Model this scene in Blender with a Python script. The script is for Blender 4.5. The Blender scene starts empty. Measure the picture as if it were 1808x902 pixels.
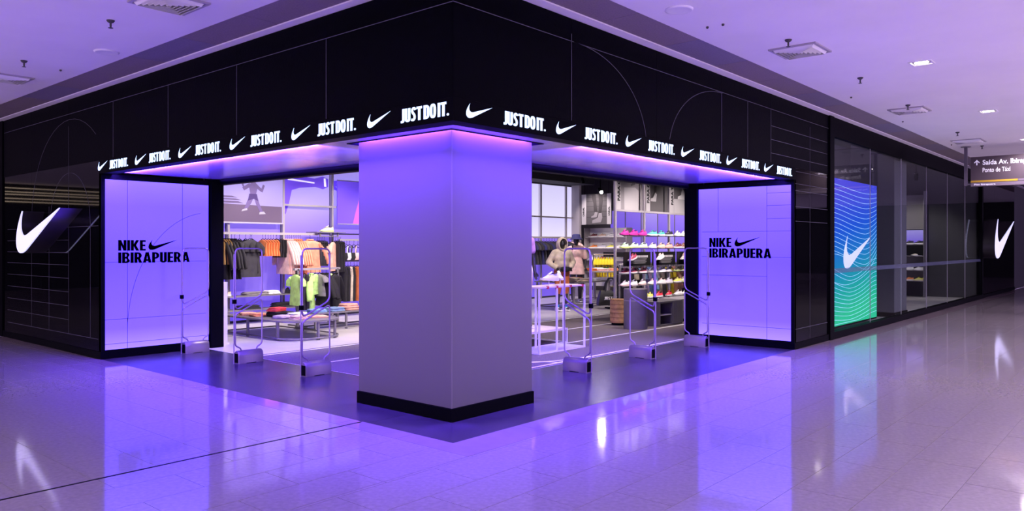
import bpy, bmesh, math, random
from mathutils import Vector, Matrix
random.seed(7)
SC = bpy.context.scene
COL = SC.collection
PI = math.pi

# ------------------------------------------------------------------ camera
cam_d = bpy.data.cameras.new('camera'); cam = bpy.data.objects.new('camera', cam_d); COL.objects.link(cam)
cam.location = (-4.2673, -4.2929, 1.55)
cam.rotation_euler = (PI/2, 0, math.atan2(-0.7572, 0.6532))
cam_d.sensor_width = 36; cam_d.lens = 36*1355/1808; cam_d.shift_y = -17/1808
cam_d.clip_start = 0.05; cam_d.clip_end = 200
SC.camera = cam

# ------------------------------------------------------------------ world and exposure
w = bpy.data.worlds.new('mall_ambient'); SC.world = w; w.use_nodes = True
w.node_tree.nodes['Background'].inputs[0].default_value = (0.60, 0.42, 0.88, 1)
w.node_tree.nodes['Background'].inputs[1].default_value = 1.7
SC.view_settings.view_transform = 'Standard'; SC.view_settings.look = 'None'
SC.view_settings.exposure = 1.0; SC.view_settings.gamma = 1; SC.view_settings.use_curve_mapping = False

VIOLET = (0.14, 0.05, 1.0)
def lamp(name, kind, loc, power, color, size=0.1, size_y=None, rot=(0, 0, 0), spot=None, parent=None, blend=0.6):
    d = bpy.data.lights.new(name, kind); d.energy = power; d.color = color
    if kind == 'AREA':
        d.shape = 'RECTANGLE' if size_y else 'SQUARE'; d.size = size
        if size_y: d.size_y = size_y
    elif kind == 'SPOT':
        d.spot_size = spot or 1.6; d.spot_blend = blend; d.shadow_soft_size = size
    else:
        d.shadow_soft_size = size
    o = bpy.data.objects.new(name, d); COL.objects.link(o); o.location = loc; o.rotation_euler = rot
    if parent: o.parent = parent
    return o

# portal cove LEDs sit in the slot round the pillar head and along the two fascias
COVE_BLUE = (0.085, 0.022, 1.0)
COVE = 34.0
lamp('cove_led', 'AREA', (0.452, 1.17, 2.588), COVE, COVE_BLUE, 0.04, 1.30)
lamp('cove_led', 'AREA', (1.05, 0.472, 2.588), COVE, COVE_BLUE, 1.10, 0.04)
lamp('cove_led', 'AREA', (1.05, 1.865, 2.590), COVE*.5, COVE_BLUE, 1.10, 0.04)
lamp('cove_led', 'AREA', (1.635, 1.17, 2.590), COVE*.5, COVE_BLUE, 0.04, 1.30)
EDGE = 270.0
lamp('edge_led', 'AREA', (0.182, 3.50, 2.585), EDGE, VIOLET, 0.030, 6.4)
lamp('edge_led', 'AREA', (3.65, 0.182, 2.585), EDGE, VIOLET, 6.6, 0.030)
# hidden fill strips added inside the ticker housings to brighten the soffit
SOFFIT_FILL = 230.0
for o_ in (lamp('soffit_fill', 'AREA', (0.154, 4.45, 2.549), SOFFIT_FILL*.85, VIOLET, 0.012, 4.5, rot=(0, -PI/2-.10, 0)),
           lamp('soffit_fill', 'AREA', (4.60, 0.154, 2.549), SOFFIT_FILL, VIOLET, 5.0, 0.012, rot=(PI/2+.10, 0, 0))):
    o_.data.spread = 0.25

# ------------------------------------------------------------------ materials
MATS = {}
def mat(name, col=(0.5, 0.5, 0.5), rough=0.5, metal=0.0, emit=None, estr=1.0, ior=1.5, coat=0.0, alpha=None,
        noise=None, bump=None, trans=0.0, spec=None, tint=None):
    """noise=(scale, amount): object-space value variation.  bump=(scale, strength)."""
    if name in MATS: return MATS[name]
    m = bpy.data.materials.new(name); m.use_nodes = True; nt = m.node_tree
    b = nt.nodes['Principled BSDF']; I = b.inputs
    I['Base Color'].default_value = (*col, 1); I['Roughness'].default_value = rough; I['Metallic'].default_value = metal
    I['IOR'].default_value = ior; I['Coat Weight'].default_value = coat
    if trans: I['Transmission Weight'].default_value = trans
    if spec is not None: I['Specular IOR Level'].default_value = spec
    if emit is not None:
        I['Emission Color'].default_value = (*emit, 1); I['Emission Strength'].default_value = estr
    if alpha is not None: I['Alpha'].default_value = alpha
    if noise or bump:
        tc = nt.nodes.new('ShaderNodeTexCoord')
    if noise:
        n = nt.nodes.new('ShaderNodeTexNoise'); n.inputs['Scale'].default_value = noise[0]; n.inputs['Detail'].default_value = 5
        nt.links.new(tc.outputs['Object'], n.inputs['Vector'])
        r = nt.nodes.new('ShaderNodeValToRGB'); a = noise[1]
        r.color_ramp.elements[0].position = .3; r.color_ramp.elements[1].position = .7
        r.color_ramp.elements[0].color = (*[max(0, c*(1-a)) for c in col], 1)
        r.color_ramp.elements[1].color = (*[min(1, c*(1+a)) for c in (tint or col)], 1)
        nt.links.new(n.outputs['Fac'], r.inputs['Fac']); nt.links.new(r.outputs['Color'], I['Base Color'])
    if bump:
        n2 = nt.nodes.new('ShaderNodeTexNoise'); n2.inputs['Scale'].default_value = bump[0]; n2.inputs['Detail'].default_value = 4
        nt.links.new(tc.outputs['Object'], n2.inputs['Vector'])
        bp = nt.nodes.new('ShaderNodeBump'); bp.inputs['Strength'].default_value = bump[1]; bp.inputs['Distance'].default_value = .01
        nt.links.new(n2.outputs['Fac'], bp.inputs['Height']); nt.links.new(bp.outputs['Normal'], I['Normal'])
    MATS[name] = m
    return m

def ramp_emit(name, axis, stops, strength, base=(0.02, 0.02, 0.03), rough=0.3, spec=0.5):
    """a lit face (light box, screen) whose glow runs through colour stops along one generated axis"""
    if name in MATS: return MATS[name]
    m = bpy.data.materials.new(name); m.use_nodes = True; nt = m.node_tree; b = nt.nodes['Principled BSDF']
    b.inputs['Base Color'].default_value = (*base, 1); b.inputs['Roughness'].default_value = rough
    b.inputs['Specular IOR Level'].default_value = spec
    tc = nt.nodes.new('ShaderNodeTexCoord'); sp = nt.nodes.new('ShaderNodeSeparateXYZ'); r = nt.nodes.new('ShaderNodeValToRGB')
    nt.links.new(tc.outputs['Generated'], sp.inputs[0]); nt.links.new(sp.outputs['XYZ'.index(axis)], r.inputs['Fac'])
    els = r.color_ramp.elements
    while len(els) < len(stops): els.new(0.5)
    mx = max(max(c) for _, c in stops)
    for e, (p, c) in zip(els, stops):
        e.position = p; e.color = (c[0]/mx, c[1]/mx, c[2]/mx, 1)
    nt.links.new(r.outputs['Color'], b.inputs['Emission Color']); b.inputs['Emission Strength'].default_value = strength*mx
    MATS[name] = m
    return m

M_black = mat('black_gloss_cladding', (0.002, 0.002, 0.003), 0.035, noise=(3, .3), spec=.15)
M_fascia = mat('black_satin_cladding', (0.0006, 0.0006, 0.0022), 0.5, noise=(14, .5), bump=(40, .15), spec=.03)
M_blackm = mat('black_matt_metal', (0.0014, 0.0014, 0.0026), 0.55, spec=.03)
M_line = mat('pale_inlay', (0.085, 0.085, 0.11), 0.5)
M_dline = mat('dark_print', (0.01, 0.006, 0.06), 0.5)
M_print = mat('black_print', (0.0004, 0.0003, 0.0006), 0.8, spec=.0)
M_white = mat('white_paint', (0.80, 0.79, 0.80), 0.6)
M_ceil = mat('ceiling_plaster', (0.86, 0.83, 0.86), 0.75, noise=(1.2, .03))
M_perf = mat('perforated_metal', (0.26, 0.21, 0.23), 0.6, noise=(60, .12))
M_perf2 = mat('perforated_metal_cool', (0.23, 0.20, 0.27), 0.55, noise=(60, .12))
M_grout = mat('grout', (0.20, 0.18, 0.19), 0.7)
M_tile = mat('polished_granite', (0.31, 0.27, 0.29), 0.075, noise=(30, .10), bump=(1.6, .010), ior=2.0)
M_border = mat('polished_border_stone', (0.28, 0.22, 0.25), 0.07, noise=(7, .05), ior=1.75)
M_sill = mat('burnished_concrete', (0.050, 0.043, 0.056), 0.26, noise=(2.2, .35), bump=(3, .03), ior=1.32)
M_shopfl = mat('shop_concrete', (0.68, 0.64, 0.64), 0.28, noise=(1.3, .15))
M_carpet = mat('speckled_track_carpet', (0.07, 0.056, 0.058), 0.9, noise=(160, .85), bump=(120, .5), tint=(0.16, 0.13, 0.13))
M_track = mat('white_track_line', (0.85, 0.84, 0.85), 0.6)
M_soffit = mat('brushed_soffit_metal', (0.46, 0.37, 0.72), 0.22, metal=0.4, bump=(5, .04))  # violet in the base stands in for violet light reaching the soffit
M_pillar = mat('pillar_satin_panel', (0.10, 0.092, 0.097), 0.36)
M_dark = mat('dark_ceiling_paint', (0.012, 0.011, 0.014), 0.8)
M_dgrey = mat('dark_grey_wall', (0.05, 0.048, 0.055), 0.6)
M_grey = mat('grey_powder_coat', (0.20, 0.185, 0.20), 0.45)
M_lgrey = mat('light_grey_powder_coat', (0.38, 0.35, 0.38), 0.45)
M_chrome = mat('satin_chrome', (0.75, 0.72, 0.78), 0.22, metal=1.0)
M_glass = mat('clear_shelf_glass', (0.9, 0.95, 0.97), 0.03, trans=1.0, alpha=0.28)
M_ledtext = mat('led_white_letters', (0.8, 0.85, 1), 0.5, emit=(0.42, 0.66, 1.0), estr=.85)
M_sign = mat('lit_white_acrylic', (0.8, 0.8, 0.9), 0.4, emit=(0.60, 0.60, 1.0), estr=.55)
M_lampglow = mat('lamp_glow', (1, 1, 1), 0.5, emit=(1.0, 0.90, 0.75), estr=30)
M_spotglow = mat('spot_glow', (1, 1, 1), 0.5, emit=(1.0, 0.92, 0.88), estr=25)
M_box = ramp_emit('violet_lightbox', 'Z', [(0.0, (0.24, 0.15, 2.0)), (0.12, (0.125, 0.065, 1.8)), (0.5, (0.080, 0.040, 1.6)), (0.85, (0.11, 0.058, 1.7)), (1.0, (0.17, 0.10, 1.9))], 1.0,
                  base=(0.012, 0.01, 0.02), rough=0.25)

# ------------------------------------------------------------------ mesh helpers
class MB:
    def __init__(s): s.v = []; s.f = []
    def box(s, x0, x1, y0, y1, z0, z1):
        n = len(s.v)
        s.v += [(x0, y0, z0), (x1, y0, z0), (x1, y1, z0), (x0, y1, z0), (x0, y0, z1), (x1, y0, z1), (x1, y1, z1), (x0, y1, z1)]
        s.f += [tuple(n+i for i in q) for q in ((0, 3, 2, 1), (4, 5, 6, 7), (0, 1, 5, 4), (1, 2, 6, 5), (2, 3, 7, 6), (3, 0, 4, 7))]
        return s
    def rings(s, rings, close=True, caps=True):
        n = len(s.v); k = len(rings[0])
        for r in rings: s.v += [tuple(p) for p in r]
        for i in range(len(rings)-1):
            for j in range(k if close else k-1):
                a = n+i*k+j; b = n+i*k+(j+1) % k
                s.f.append((a, b, b+k, a+k))
        if caps:
            s.f.append(tuple(n+j for j in reversed(range(k))))
            s.f.append(tuple(n+(len(rings)-1)*k+j for j in range(k)))
        return s
    def tube(s, pts, r, n=8, close=False):
        pts = [Vector(p) for p in pts]; rs = r if isinstance(r, (list, tuple)) else [r]*len(pts)
        R = []; up = Vector((0.13, 0.31, 0.94)); m = len(pts)
        prev = None
        for i, p in enumerate(pts):
            if close: t = (pts[(i+1) % m]-pts[i-1])
            else: t = pts[min(i+1, m-1)]-pts[max(i-1, 0)]
            if t.length < 1e-9: t = Vector((0, 0, 1))
            t.normalize()
            if prev is None:
                a = t.cross(up)
                if a.length < .1: a = t.cross(Vector((1, 0, 0)))
                a.normalize()
            else:
                a = prev - t*prev.dot(t)
                a = a.normalized() if a.length > 1e-6 else t.orthogonal().normalized()
            prev = a; b = t.cross(a)
            R.append([p+(a*math.cos(2*PI*j/n)+b*math.sin(2*PI*j/n))*rs[i] for j in range(n)])
        if close: R.append(R[0]); s.rings(R, caps=False)
        else: s.rings(R)
        return s
    def lathe(s, prof, n=20, c=(0, 0, 0), sx=1, sy=1):
        R = [[(c[0]+r*sx*math.cos(2*PI*j/n), c[1]+r*sy*math.sin(2*PI*j/n), c[2]+z) for j in range(n)] for r, z in prof]
        return s.rings(R)
    def prism(s, poly, fn, d0, d1):
        """poly in (u, v); fn(u, v, d) gives the point"""
        n = len(s.v); k = len(poly)
        s.v += [fn(u, v, d0) for u, v in poly] + [fn(u, v, d1) for u, v in poly]
        s.f.append(tuple(n+i for i in reversed(range(k)))); s.f.append(tuple(n+k+i for i in range(k)))
        for i in range(k):
            j = (i+1) % k; s.f.append((n+i, n+j, n+k+j, n+k+i))
        return s
    def ell(s, c, r, n=12, m=8):
        R = [[(c[0]+r[0]*max(.02, math.sin(PI*i/m))*math.cos(2*PI*j/n), c[1]+r[1]*max(.02, math.sin(PI*i/m))*math.sin(2*PI*j/n), c[2]-r[2]*math.cos(PI*i/m)) for j in range(n)] for i in range(m+1)]
        return s.rings(R)
    def mesh(s, name, m=None, smooth=False, angle=None):
        me = bpy.data.meshes.new(name); me.from_pydata(s.v, [], s.f); me.update()
        bm = bmesh.new(); bm.from_mesh(me); bmesh.ops.recalc_face_normals(bm, faces=bm.faces); bm.to_mesh(me); bm.free()
        if m: me.materials.append(m)
        if smooth or angle:
            me.polygons.foreach_set('use_smooth', [True]*len(me.polygons))
            me.set_sharp_from_angle(angle=angle or 0.9)
        return me
    def build(s, name, m, parent=None, smooth=False, angle=None):
        return put(name, s.mesh(name, m, smooth, angle), parent)

def put(name, me, parent=None, loc=None, rot=None, m=None):
    o = bpy.data.objects.new(name, me); COL.objects.link(o)
    if parent is not None: o.parent = parent
    if loc is not None: o.location = loc
    if rot is not None: o.rotation_euler = rot
    if m is not None and me is not None:
        o.material_slots[0].link = 'OBJECT'; o.material_slots[0].material = m
    return o
def thing(name, label, cat, loc=(0, 0, 0), rz=0, group=None):
    o = put(name, None, None, loc, (0, 0, rz)); o.empty_display_size = .1
    return tag(o, label, cat, group)
def tag(o, label=None, cat=None, group=None, kind=None):
    if label: o['label'] = label
    if cat: o['category'] = cat
    if group: o['group'] = group
    if kind: o['kind'] = kind
    return o
def struct(o, label=None): return tag(o, label, None, None, 'structure')
ORD = ['first', 'second', 'third', 'fourth', 'fifth', 'sixth', 'seventh', 'eighth', 'ninth', 'tenth', 'eleventh', 'twelfth', 'thirteenth', 'fourteenth', 'fifteenth', 'sixteenth']
def arc(cx, cy, r, a0, a1, n=6, ry=None):
    ry = ry or r
    return [(cx+r*math.cos(math.radians(a0+(a1-a0)*i/n)), cy+ry*math.sin(math.radians(a0+(a1-a0)*i/n))) for i in range(n+1)]
# frames that lay flat lettering onto planes: u to the reader's right, v up, d towards the reader
def on_x(x, y0, s=1): return lambda u, v, d=0: (x-d*s, y0-u*s, v)        # plane x = const seen from -x (s=1)
def on_y(x0, y): return lambda u, v, d=0: (x0+u, y-d, v)                 # plane y = const seen from -y
def ribbon(pts, wid, fn, d0=0.0, d1=0.002):
    """thin raised line along 2D points"""
    mb = MB(); k = len(pts); L = []; Rr = []
    for i, p in enumerate(pts):
        a = Vector(pts[max(0, i-1)]); b = Vector(pts[min(k-1, i+1)]); t = (b-a); t = t.normalized() if t.length else Vector((1, 0))
        nrm = Vector((-t.y, t.x))*wid/2; L.append(Vector(p)+nrm); Rr.append(Vector(p)-nrm)
    mb.rings([[fn(L[i].x, L[i].y, d0), fn(Rr[i].x, Rr[i].y, d0), fn(Rr[i].x, Rr[i].y, d1), fn(L[i].x, L[i].y, d1)] for i in range(k)])
    return mb

# ------------------------------------------------------------------ lettering
def stroke(path, t):
    L = []; R = []; k = len(path)
    for i, p in enumerate(path):
        a = Vector(path[max(0, i-1)]); b = Vector(path[min(k-1, i+1)]); d = (b-a).normalized(); n = Vector((-d.y, d.x))*t/2
        L.append(tuple(Vector(p)+n)); R.append(tuple(Vector(p)-n))
    return L+R[::-1]
def oval(cx, cy, rx, ry, n=20, p=2.7):
    out = []
    for i in range(n):
        a = 2*PI*i/n; c, s_ = math.cos(a), math.sin(a)
        out.append((cx+rx*math.copysign(abs(c)**(2/p), c), cy+ry*math.copysign(abs(s_)**(2/p), s_)))
    return out
def glyph(c):
    S = .185
    if c == 'I': return .19, [[(0, 0), (.19, 0), (.19, 1), (0, 1)]]
    if c == 'T': return .43, [[(.12, 0), (.31, 0), (.31, .83), (.43, .83), (.43, 1), (0, 1), (0, .83), (.12, .83)]]
    if c == 'J': return .31, [[(.12, 1), (.31, 1), (.31, .14)] + arc(.13, .14, .18, 0, -90, 5, .17)[1:] + [(0, -.03), (0, .13)] + arc(.06, .19, .06, -90, 0, 4) ]
    if c == 'U': return .45, [[(0, 1), (0, .2)] + arc(.225, .2, .225, 180, 360, 10, .22) + [(.45, 1), (.265, 1), (.265, .2)] + arc(.225, .2, .04, 360, 180, 5, .06) + [(.185, 1)]]
    if c == 'S':
        path = [(.40, .80), (.37, .88), (.30, .925), (.20, .925), (.12, .87), (.095, .76), (.13, .64), (.22, .54), (.30, .44), (.335, .32), (.325, .19), (.27, .095), (.19, .072), (.10, .085), (.02, .13)]
        return .45, [stroke([((x_+.035)*.86, y_) for x_, y_ in path], .170)]
    if c == 'D': return .46, [[(0, 0), (.2, 0)] + arc(.2, .26, .26, -90, 0, 6) + arc(.2, .74, .26, 0, 90, 6) + [(0, 1)], [(.185, .16), (.2, .16)] + arc(.2, .24, .075, -90, 0, 4) + arc(.2, .76, .075, 0, 90, 4) + [(.185, .84)]]
    if c == 'O': return .48, [oval(.24, .5, .24, .52), oval(.24, .5, .055, .35)]
    if c == '.': return .17, [oval(.085, .085, .085, .085, 12, 2.2)]
    if c == 'N': return .52, [[(0, 0), (.185, 0), (.185, .52), (.335, 0), (.52, 0), (.52, 1), (.335, 1), (.335, .48), (.185, 1), (0, 1)]]
    if c == 'K': return .54, [[(0, 0), (.19, 0), (.19, .42), (.34, 0), (.54, 0), (.345, .52), (.53, 1), (.335, 1), (.19, .62), (.19, 1), (0, 1)]]
    if c == 'E': return .38, [[(0, 0), (.38, 0), (.38, .17), (.19, .17), (.19, .42), (.36, .42), (.36, .58), (.19, .58), (.19, .83), (.38, .83), (.38, 1), (0, 1)]]
    if c == 'B': return .47, [[(0, 0), (.25, 0)] + arc(.25, .21, .22, -90, 50, 7, .21) + [(.36, .53)] + arc(.24, .76, .21, -50, 90, 7, .24) + [(0, 1)], [(.185, .15), (.24, .15)] + arc(.24, .28, .05, -90, 90, 4, .13)[1:] + [(.185, .41)], [(.185, .59), (.23, .59)] + arc(.23, .72, .05, -90, 90, 4, .13)[1:] + [(.185, .85)]]
    if c == 'P': return .46, [[(0, 0), (.19, 0), (.19, .36), (.22, .36)] + arc(.22, .68, .24, -90, 90, 10, .32) + [(0, 1)], [(.19, .52), (.22, .52)] + arc(.22, .68, .055, -90, 90, 5, .16)[1:] + [(.19, .84)]]
    if c == 'R': return .49, [[(0, 0), (.19, 0), (.19, .40), (.30, 0), (.49, 0), (.365, .42)] + arc(.22, .69, .24, -50, 90, 9, .31) + [(0, 1)], [(.19, .54), (.22, .54)] + arc(.22, .69, .055, -90, 90, 5, .15)[1:] + [(.19, .84)]]
    if c == 'A': return .54, [[(0, 0), (.18, 0), (.21, .17), (.33, .17), (.36, 0), (.54, 0), (.37, 1), (.17, 1)], [(.235, .33), (.305, .33), (.27, .68)]]
    return .2, []
def swoosh():
    """check-shaped curved mark, unit width"""
    P = []
    def bez(p0, p1, p2, p3, n=8):
        for i in range(1, n+1):
            t = i/n; a = (1-t)**3; b = 3*t*(1-t)**2; c = 3*t*t*(1-t); d = t**3
            P.append((a*p0[0]+b*p1[0]+c*p2[0]+d*p3[0], a*p0[1]+b*p1[1]+c*p2[1]+d*p3[1]))
    P.append((24, 7.8)); P.append((6.442, 15.276)); cur = [6.442, 15.276]
    for seg in [((-1.456, .616), (-2.679, .925), (-3.668, .925)), ((-1.12, 0), (-1.933, -.392), (-2.437, -1.177)), ((-.317, -.504), (-.41, -1.143), (-.28, -1.918)),
                ((.13, -.775), (.476, -1.6), (1.036, -2.478)), ((.467, -.71), (1.232, -1.643), (2.297, -2.8)), ((-.36, .57), (-.62, 1.18), (-.784, 1.848)),
                ((-.28, 1.195), (-.028, 2.072), (.756, 2.632)), ((.373, .261), (.886, .392), (1.54, .392)), ((.522, 0), (1.11, -.084), (1.764, -.252))]:
        p = [tuple(cur)] + [(cur[0]+a, cur[1]+b) for a, b in seg]; bez(*p, n=6); cur = list(p[3])
    return [(x/24, (16.21-y)/24) for x, y in P]          # v from 0 to .35
SW = swoosh()
def outline_mesh(name, contours, depth, m):
    """filled 2D outlines with holes, extruded; local x right, y up, z towards the reader"""
    cu = bpy.data.curves.new(name, 'CURVE'); cu.dimensions = '2D'; cu.fill_mode = 'BOTH'; cu.extrude = depth/2
    for c in contours:
        sp = cu.splines.new('POLY'); sp.points.add(len(c)-1)
        for q, (x, y) in zip(sp.points, c): q.co = (x, y, 0, 1)
        sp.use_cyclic_u = True
    o = bpy.data.objects.new(name, cu); COL.objects.link(o)
    me = bpy.data.meshes.new_from_object(o.evaluated_get(bpy.context.evaluated_depsgraph_get()))
    bpy.data.objects.remove(o); bpy.data.curves.remove(cu)
    me.name = name; me.materials.clear(); me.materials.append(m)
    return me
def bold_text(name, s, height, width, depth, m, track=.045, space=.13):
    cs = []; x = 0
    for ch in s:
        if ch == ' ': x += space; continue
        wd, g = glyph(ch)
        cs += [[(x+a, b) for a, b in c] for c in g]; x += wd+track
    x -= track; sx = width/x
    return outline_mesh(name, [[(a*sx, b*height) for a, b in c] for c in cs], depth, m)
def plain_text(name, s, size, depth, m, offset=0.0, width=None):
    cu = bpy.data.curves.new(name, 'FONT'); cu.body = s; cu.size = size; cu.extrude = depth/2; cu.offset = offset
    cu.resolution_u = 3
    o = bpy.data.objects.new(name, cu); COL.objects.link(o)
    me = bpy.data.meshes.new_from_object(o.evaluated_get(bpy.context.evaluated_depsgraph_get()))
    bpy.data.objects.remove(o); bpy.data.curves.remove(cu)
    me.name = name; me.materials.clear(); me.materials.append(m)
    if width:
        mx = max(v.co.x for v in me.vertices); mn = min(v.co.x for v in me.vertices); k = width/(mx-mn)
        for v in me.vertices: v.co.x = (v.co.x-mn)*k
    return me
ROT_X = Matrix(((0, 0, -1), (-1, 0, 0), (0, 1, 0))).to_euler()      # faces -x, reads towards -y
ROT_Y = (PI/2, 0, 0)                                                # faces -y, reads towards +x

ZC = 3.69      # mall ceiling
ZS = 2.535     # underside of the fascia and ticker
ZF = 2.562     # portal soffit
YL = 6.80      # left portal cheek
XR = 7.17      # right portal cheek

# ================================================================== THE SETTING
# ---- mall floor: slab, polished tiles, border strip, expansion joint
floor = struct(MB().box(-14, 40, -14, 0.0, -.10, -.004).box(-14, 0.0, 0.0, 26, -.10, -.004).build('floor', M_grout), 'polished pale granite mall floor laid in long tiles')
CAMX, CAMY = -4.2673, -4.2929
tiles = []
def course(lo, hi, a, b, along, start, length):
    p = a + ((start-a) % length) - length
    while p < b:
        q0, q1 = max(p, a), min(p+length, b)
        if q1-q0 > .03: tiles.append((q0, q1, lo, hi) if along == 'x' else (lo, hi, q0, q1))
        p += length
TL = .82
j = 0; y = -.80
for j in range(-32, 6):
    lo, hi = -.80+.41*j, -.80+.41*(j+1)
    if lo > 1.12: continue
    off = .25 if j % 2 == 0 else .64
    if hi <= -.36+.005: course(lo, hi, -14, 40, 'x', off, TL)
    elif lo < -.36: course(lo, -.36, -14, 40, 'x', off, TL); course(-.36, hi, -14, -.207, 'x', off, TL)
    else: course(lo, min(hi, 1.118), -14, -.207, 'x', off, TL)
for i in range(-30, 6):
    lo, hi = -2.23+.42*i, -2.23+.42*(i+1)
    if lo > -.22 or hi < -14: continue
    course(lo, min(hi, -.207), 1.14, 26, 'y', (i % 2)*.41, TL)
def weight(t):
    x, y_ = (t[0]+t[1])/2, (t[2]+t[3])/2; dx, dy = x-CAMX, y_-CAMY
    dep = dx*.7572+dy*.6532; r = dx*.6532-dy*.7572
    if dep < 2.6 or abs(r/dep) > .78: return 0
    return (t[1]-t[0])*(t[3]-t[2])*1.55/dep**3
tiles.sort(key=weight, reverse=True)
G = .0022; cache = {}
far = MB()
for k, (x0, x1, y0, y1) in enumerate(tiles):
    if k < 300 and weight((x0, x1, y0, y1)) > 0:
        key = (round(x1-x0, 3), round(y1-y0, 3))
        if key not in cache: cache[key] = MB().box(-key[0]/2+G, key[0]/2-G, -key[1]/2+G, key[1]/2-G, -.012, 0).mesh('floor_tile', M_tile)
        put('floor_tile', cache[key], floor, ((x0+x1)/2, (y0+y1)/2, 0), (random.uniform(-7, 7)*1e-4, random.uniform(-7, 7)*1e-4, 0))
    else:
        n = len(far.v); far.v += [(x0+G, y0+G, 0), (x1-G, y0+G, 0), (x1-G, y1-G, 0), (x0+G, y1-G, 0)]; far.f.append((n, n+1, n+2, n+3))
tag(far.build('distant_floor_tiles', M_tile, floor), kind='stuff')
for i in range(14): MB().box(-.205, -.002, -.355+i*.8, .44+i*.8, -.012, .0).build('border_stone', M_border, floor)
for i in range(14): MB().box(-.002+i*.8 if i else -.002, .794+i*.8, -.357, -.002, -.012, .0).build('border_stone', M_border, floor)
MB().box(11.2, 40, -.357, -.002, -.012, -.001).build('border_stone', M_border, floor)
MB().box(-14, -.01, 1.119, 1.139, -.012, .001).build('expansion_joint', M_blackm, floor)

# ---- portal sill of burnished concrete slabs
sill = struct(MB().box(0, 8.8, 0, 1.8, -.1, -.012).box(0, 1.6, 1.8, 7.0, -.1, -.012).build('floor_sill', M_grout), 'dark burnished concrete sill under the portal')
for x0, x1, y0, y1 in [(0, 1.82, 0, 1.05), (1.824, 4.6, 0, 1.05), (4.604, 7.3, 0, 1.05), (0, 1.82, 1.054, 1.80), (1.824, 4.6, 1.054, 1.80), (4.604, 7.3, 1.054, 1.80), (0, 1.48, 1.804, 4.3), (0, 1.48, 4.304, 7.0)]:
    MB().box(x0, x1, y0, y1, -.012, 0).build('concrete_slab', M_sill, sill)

# ---- shop floor, carpet track
sf = struct(MB().box(1.48, 22, 1.80, 12.2, -.1, 0).box(8.4, 22, .02, 1.80, -.1, 0.0).build('floor_shop', M_shopfl), 'pale concrete shop floor')
struct(MB().box(1.5, 17, 1.82, 5.52, .0, .008).build('floor_carpet', M_carpet), 'dark speckled carpet laid as a running track')
trk = bpy.data.objects['floor_carpet']
for yy in (1.86, 3.0, 4.2, 5.42): MB().box(1.55, 16.9, yy-.025, yy+.025, .008, .010).build('track_line', M_track, trk)
fnz = lambda u, v, d=0: (u, v, .010+d)
ribbon([(4.55-.9*math.sin(a)*1.6, 1.88+1.0*(1-math.cos(a))) for a in [i*PI/2/14 for i in range(15)]][::-1], .05, fnz, 0, .001).build('track_line', M_track, trk)
ribbon([(3.0+.8*math.cos(a), 1.88+.42*math.sin(a)) for a in [PI*i/16 for i in range(17)]], .05, fnz, 0, .0015).build('track_line', M_track, trk)

# ---- mall ceiling
ceil = struct(MB().box(-14, -.53, -14, 26, ZC, ZC+.1).box(-.53, 40, -14, -.57, ZC, ZC+.1).build('ceiling', M_ceil), 'white plaster mall ceiling')
struct(MB().box(-.10, .3, -.12, 26, ZC+.002, ZC+.1).box(.3, 40, -.12, .3, ZC+.002, ZC+.1).build('ceiling_edge_strip', M_ceil), 'narrow white ceiling strip along the black fascia')
MB().box(-.53, -.10, -.57, 26, ZC+.04, ZC+.1).box(-.53, 40, -.57, -.12, ZC+.04, ZC+.1).build('void_backing', M_dark, ceil)
n = 0; yy = -.12
while yy < 18:
    MB().box(-.527, -.106, yy+.003, yy+1.197, ZC+.012, ZC+.03).build('perforated_panel', M_perf if n % 3 else M_perf2, ceil); yy += 1.2; n += 1
xx = -.527; n = 0
while xx < 36:
    MB().box(xx+.003, xx+1.197, -.566, -.126, ZC+.012, ZC+.03).build('perforated_panel', M_perf if n % 3 else M_perf2, ceil); xx += 1.2; n += 1

# ---- upper fascias of black cladding with inlaid lines
wl = struct(MB().box(.014, .15, 0.014, 10.9, 2.72, ZC).build('wall_fascia_left', M_blackm), 'black clad fascia above the left opening')
JL = [.003, 1.665, 3.254, 4.822, 6.396, 7.96, 9.515, 10.88]
for a, b in zip(JL, JL[1:]):
    MB().box(0, .014, a+.002, b-.002, 2.722 if b < 6.9 else 2.722, ZC-.002).build('cladding_panel', M_fascia, wl)
fl = on_x(-.0005, 0)
MBl = lambda pts, wd=.006: ribbon([(-p[0], p[1]) for p in pts], wd, fl).build('inlay_line', M_line, wl)
MBl([(.0, 3.475), (10.85, 3.475)])
for yy in (1.665, 3.254, 4.822, 6.396): MBl([(yy, 2.73), (yy, 3.475)])
wr = struct(MB().box(.15, 8.8, .014, .15, 2.72, ZC).build('wall_fascia_right', M_blackm), 'black clad fascia above the right opening')
JR = [0.0, 1.566, 3.14, 4.729, 6.281, 7.85]
for a, b in zip(JR, JR[1:]):
    MB().box(a+.002, b-.002, 0, .014, 2.722, ZC-.002).build('cladding_panel', M_fascia, wr)
fr = on_y(0, -.0005)
MBr = lambda pts, wd=.006: ribbon(pts, wd, fr).build('inlay_line', M_line, wr)
MBr([(0, 3.475), (8.7, 3.475)])
for xx, z1 in ((1.566, 3.545), (4.729, 3.475), (5.505, 3.475), (6.281, 3.475)): MBr([(xx, 2.73), (xx, z1)])
MBr([(1.60, 3.475)] + [(1.68+1.24*math.sin(a), 2.60+.875*math.cos(a)) for a in [i*1.43/16 for i in range(17)]])
MBr([(4.75-1.35*math.sin(a), 2.60+.865*math.cos(a)) for a in [i*1.4/16 for i in range(17)]])
for z in (3.241, 3.049, 2.858): MBr([(6.281, z), (8.6, z)])

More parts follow.
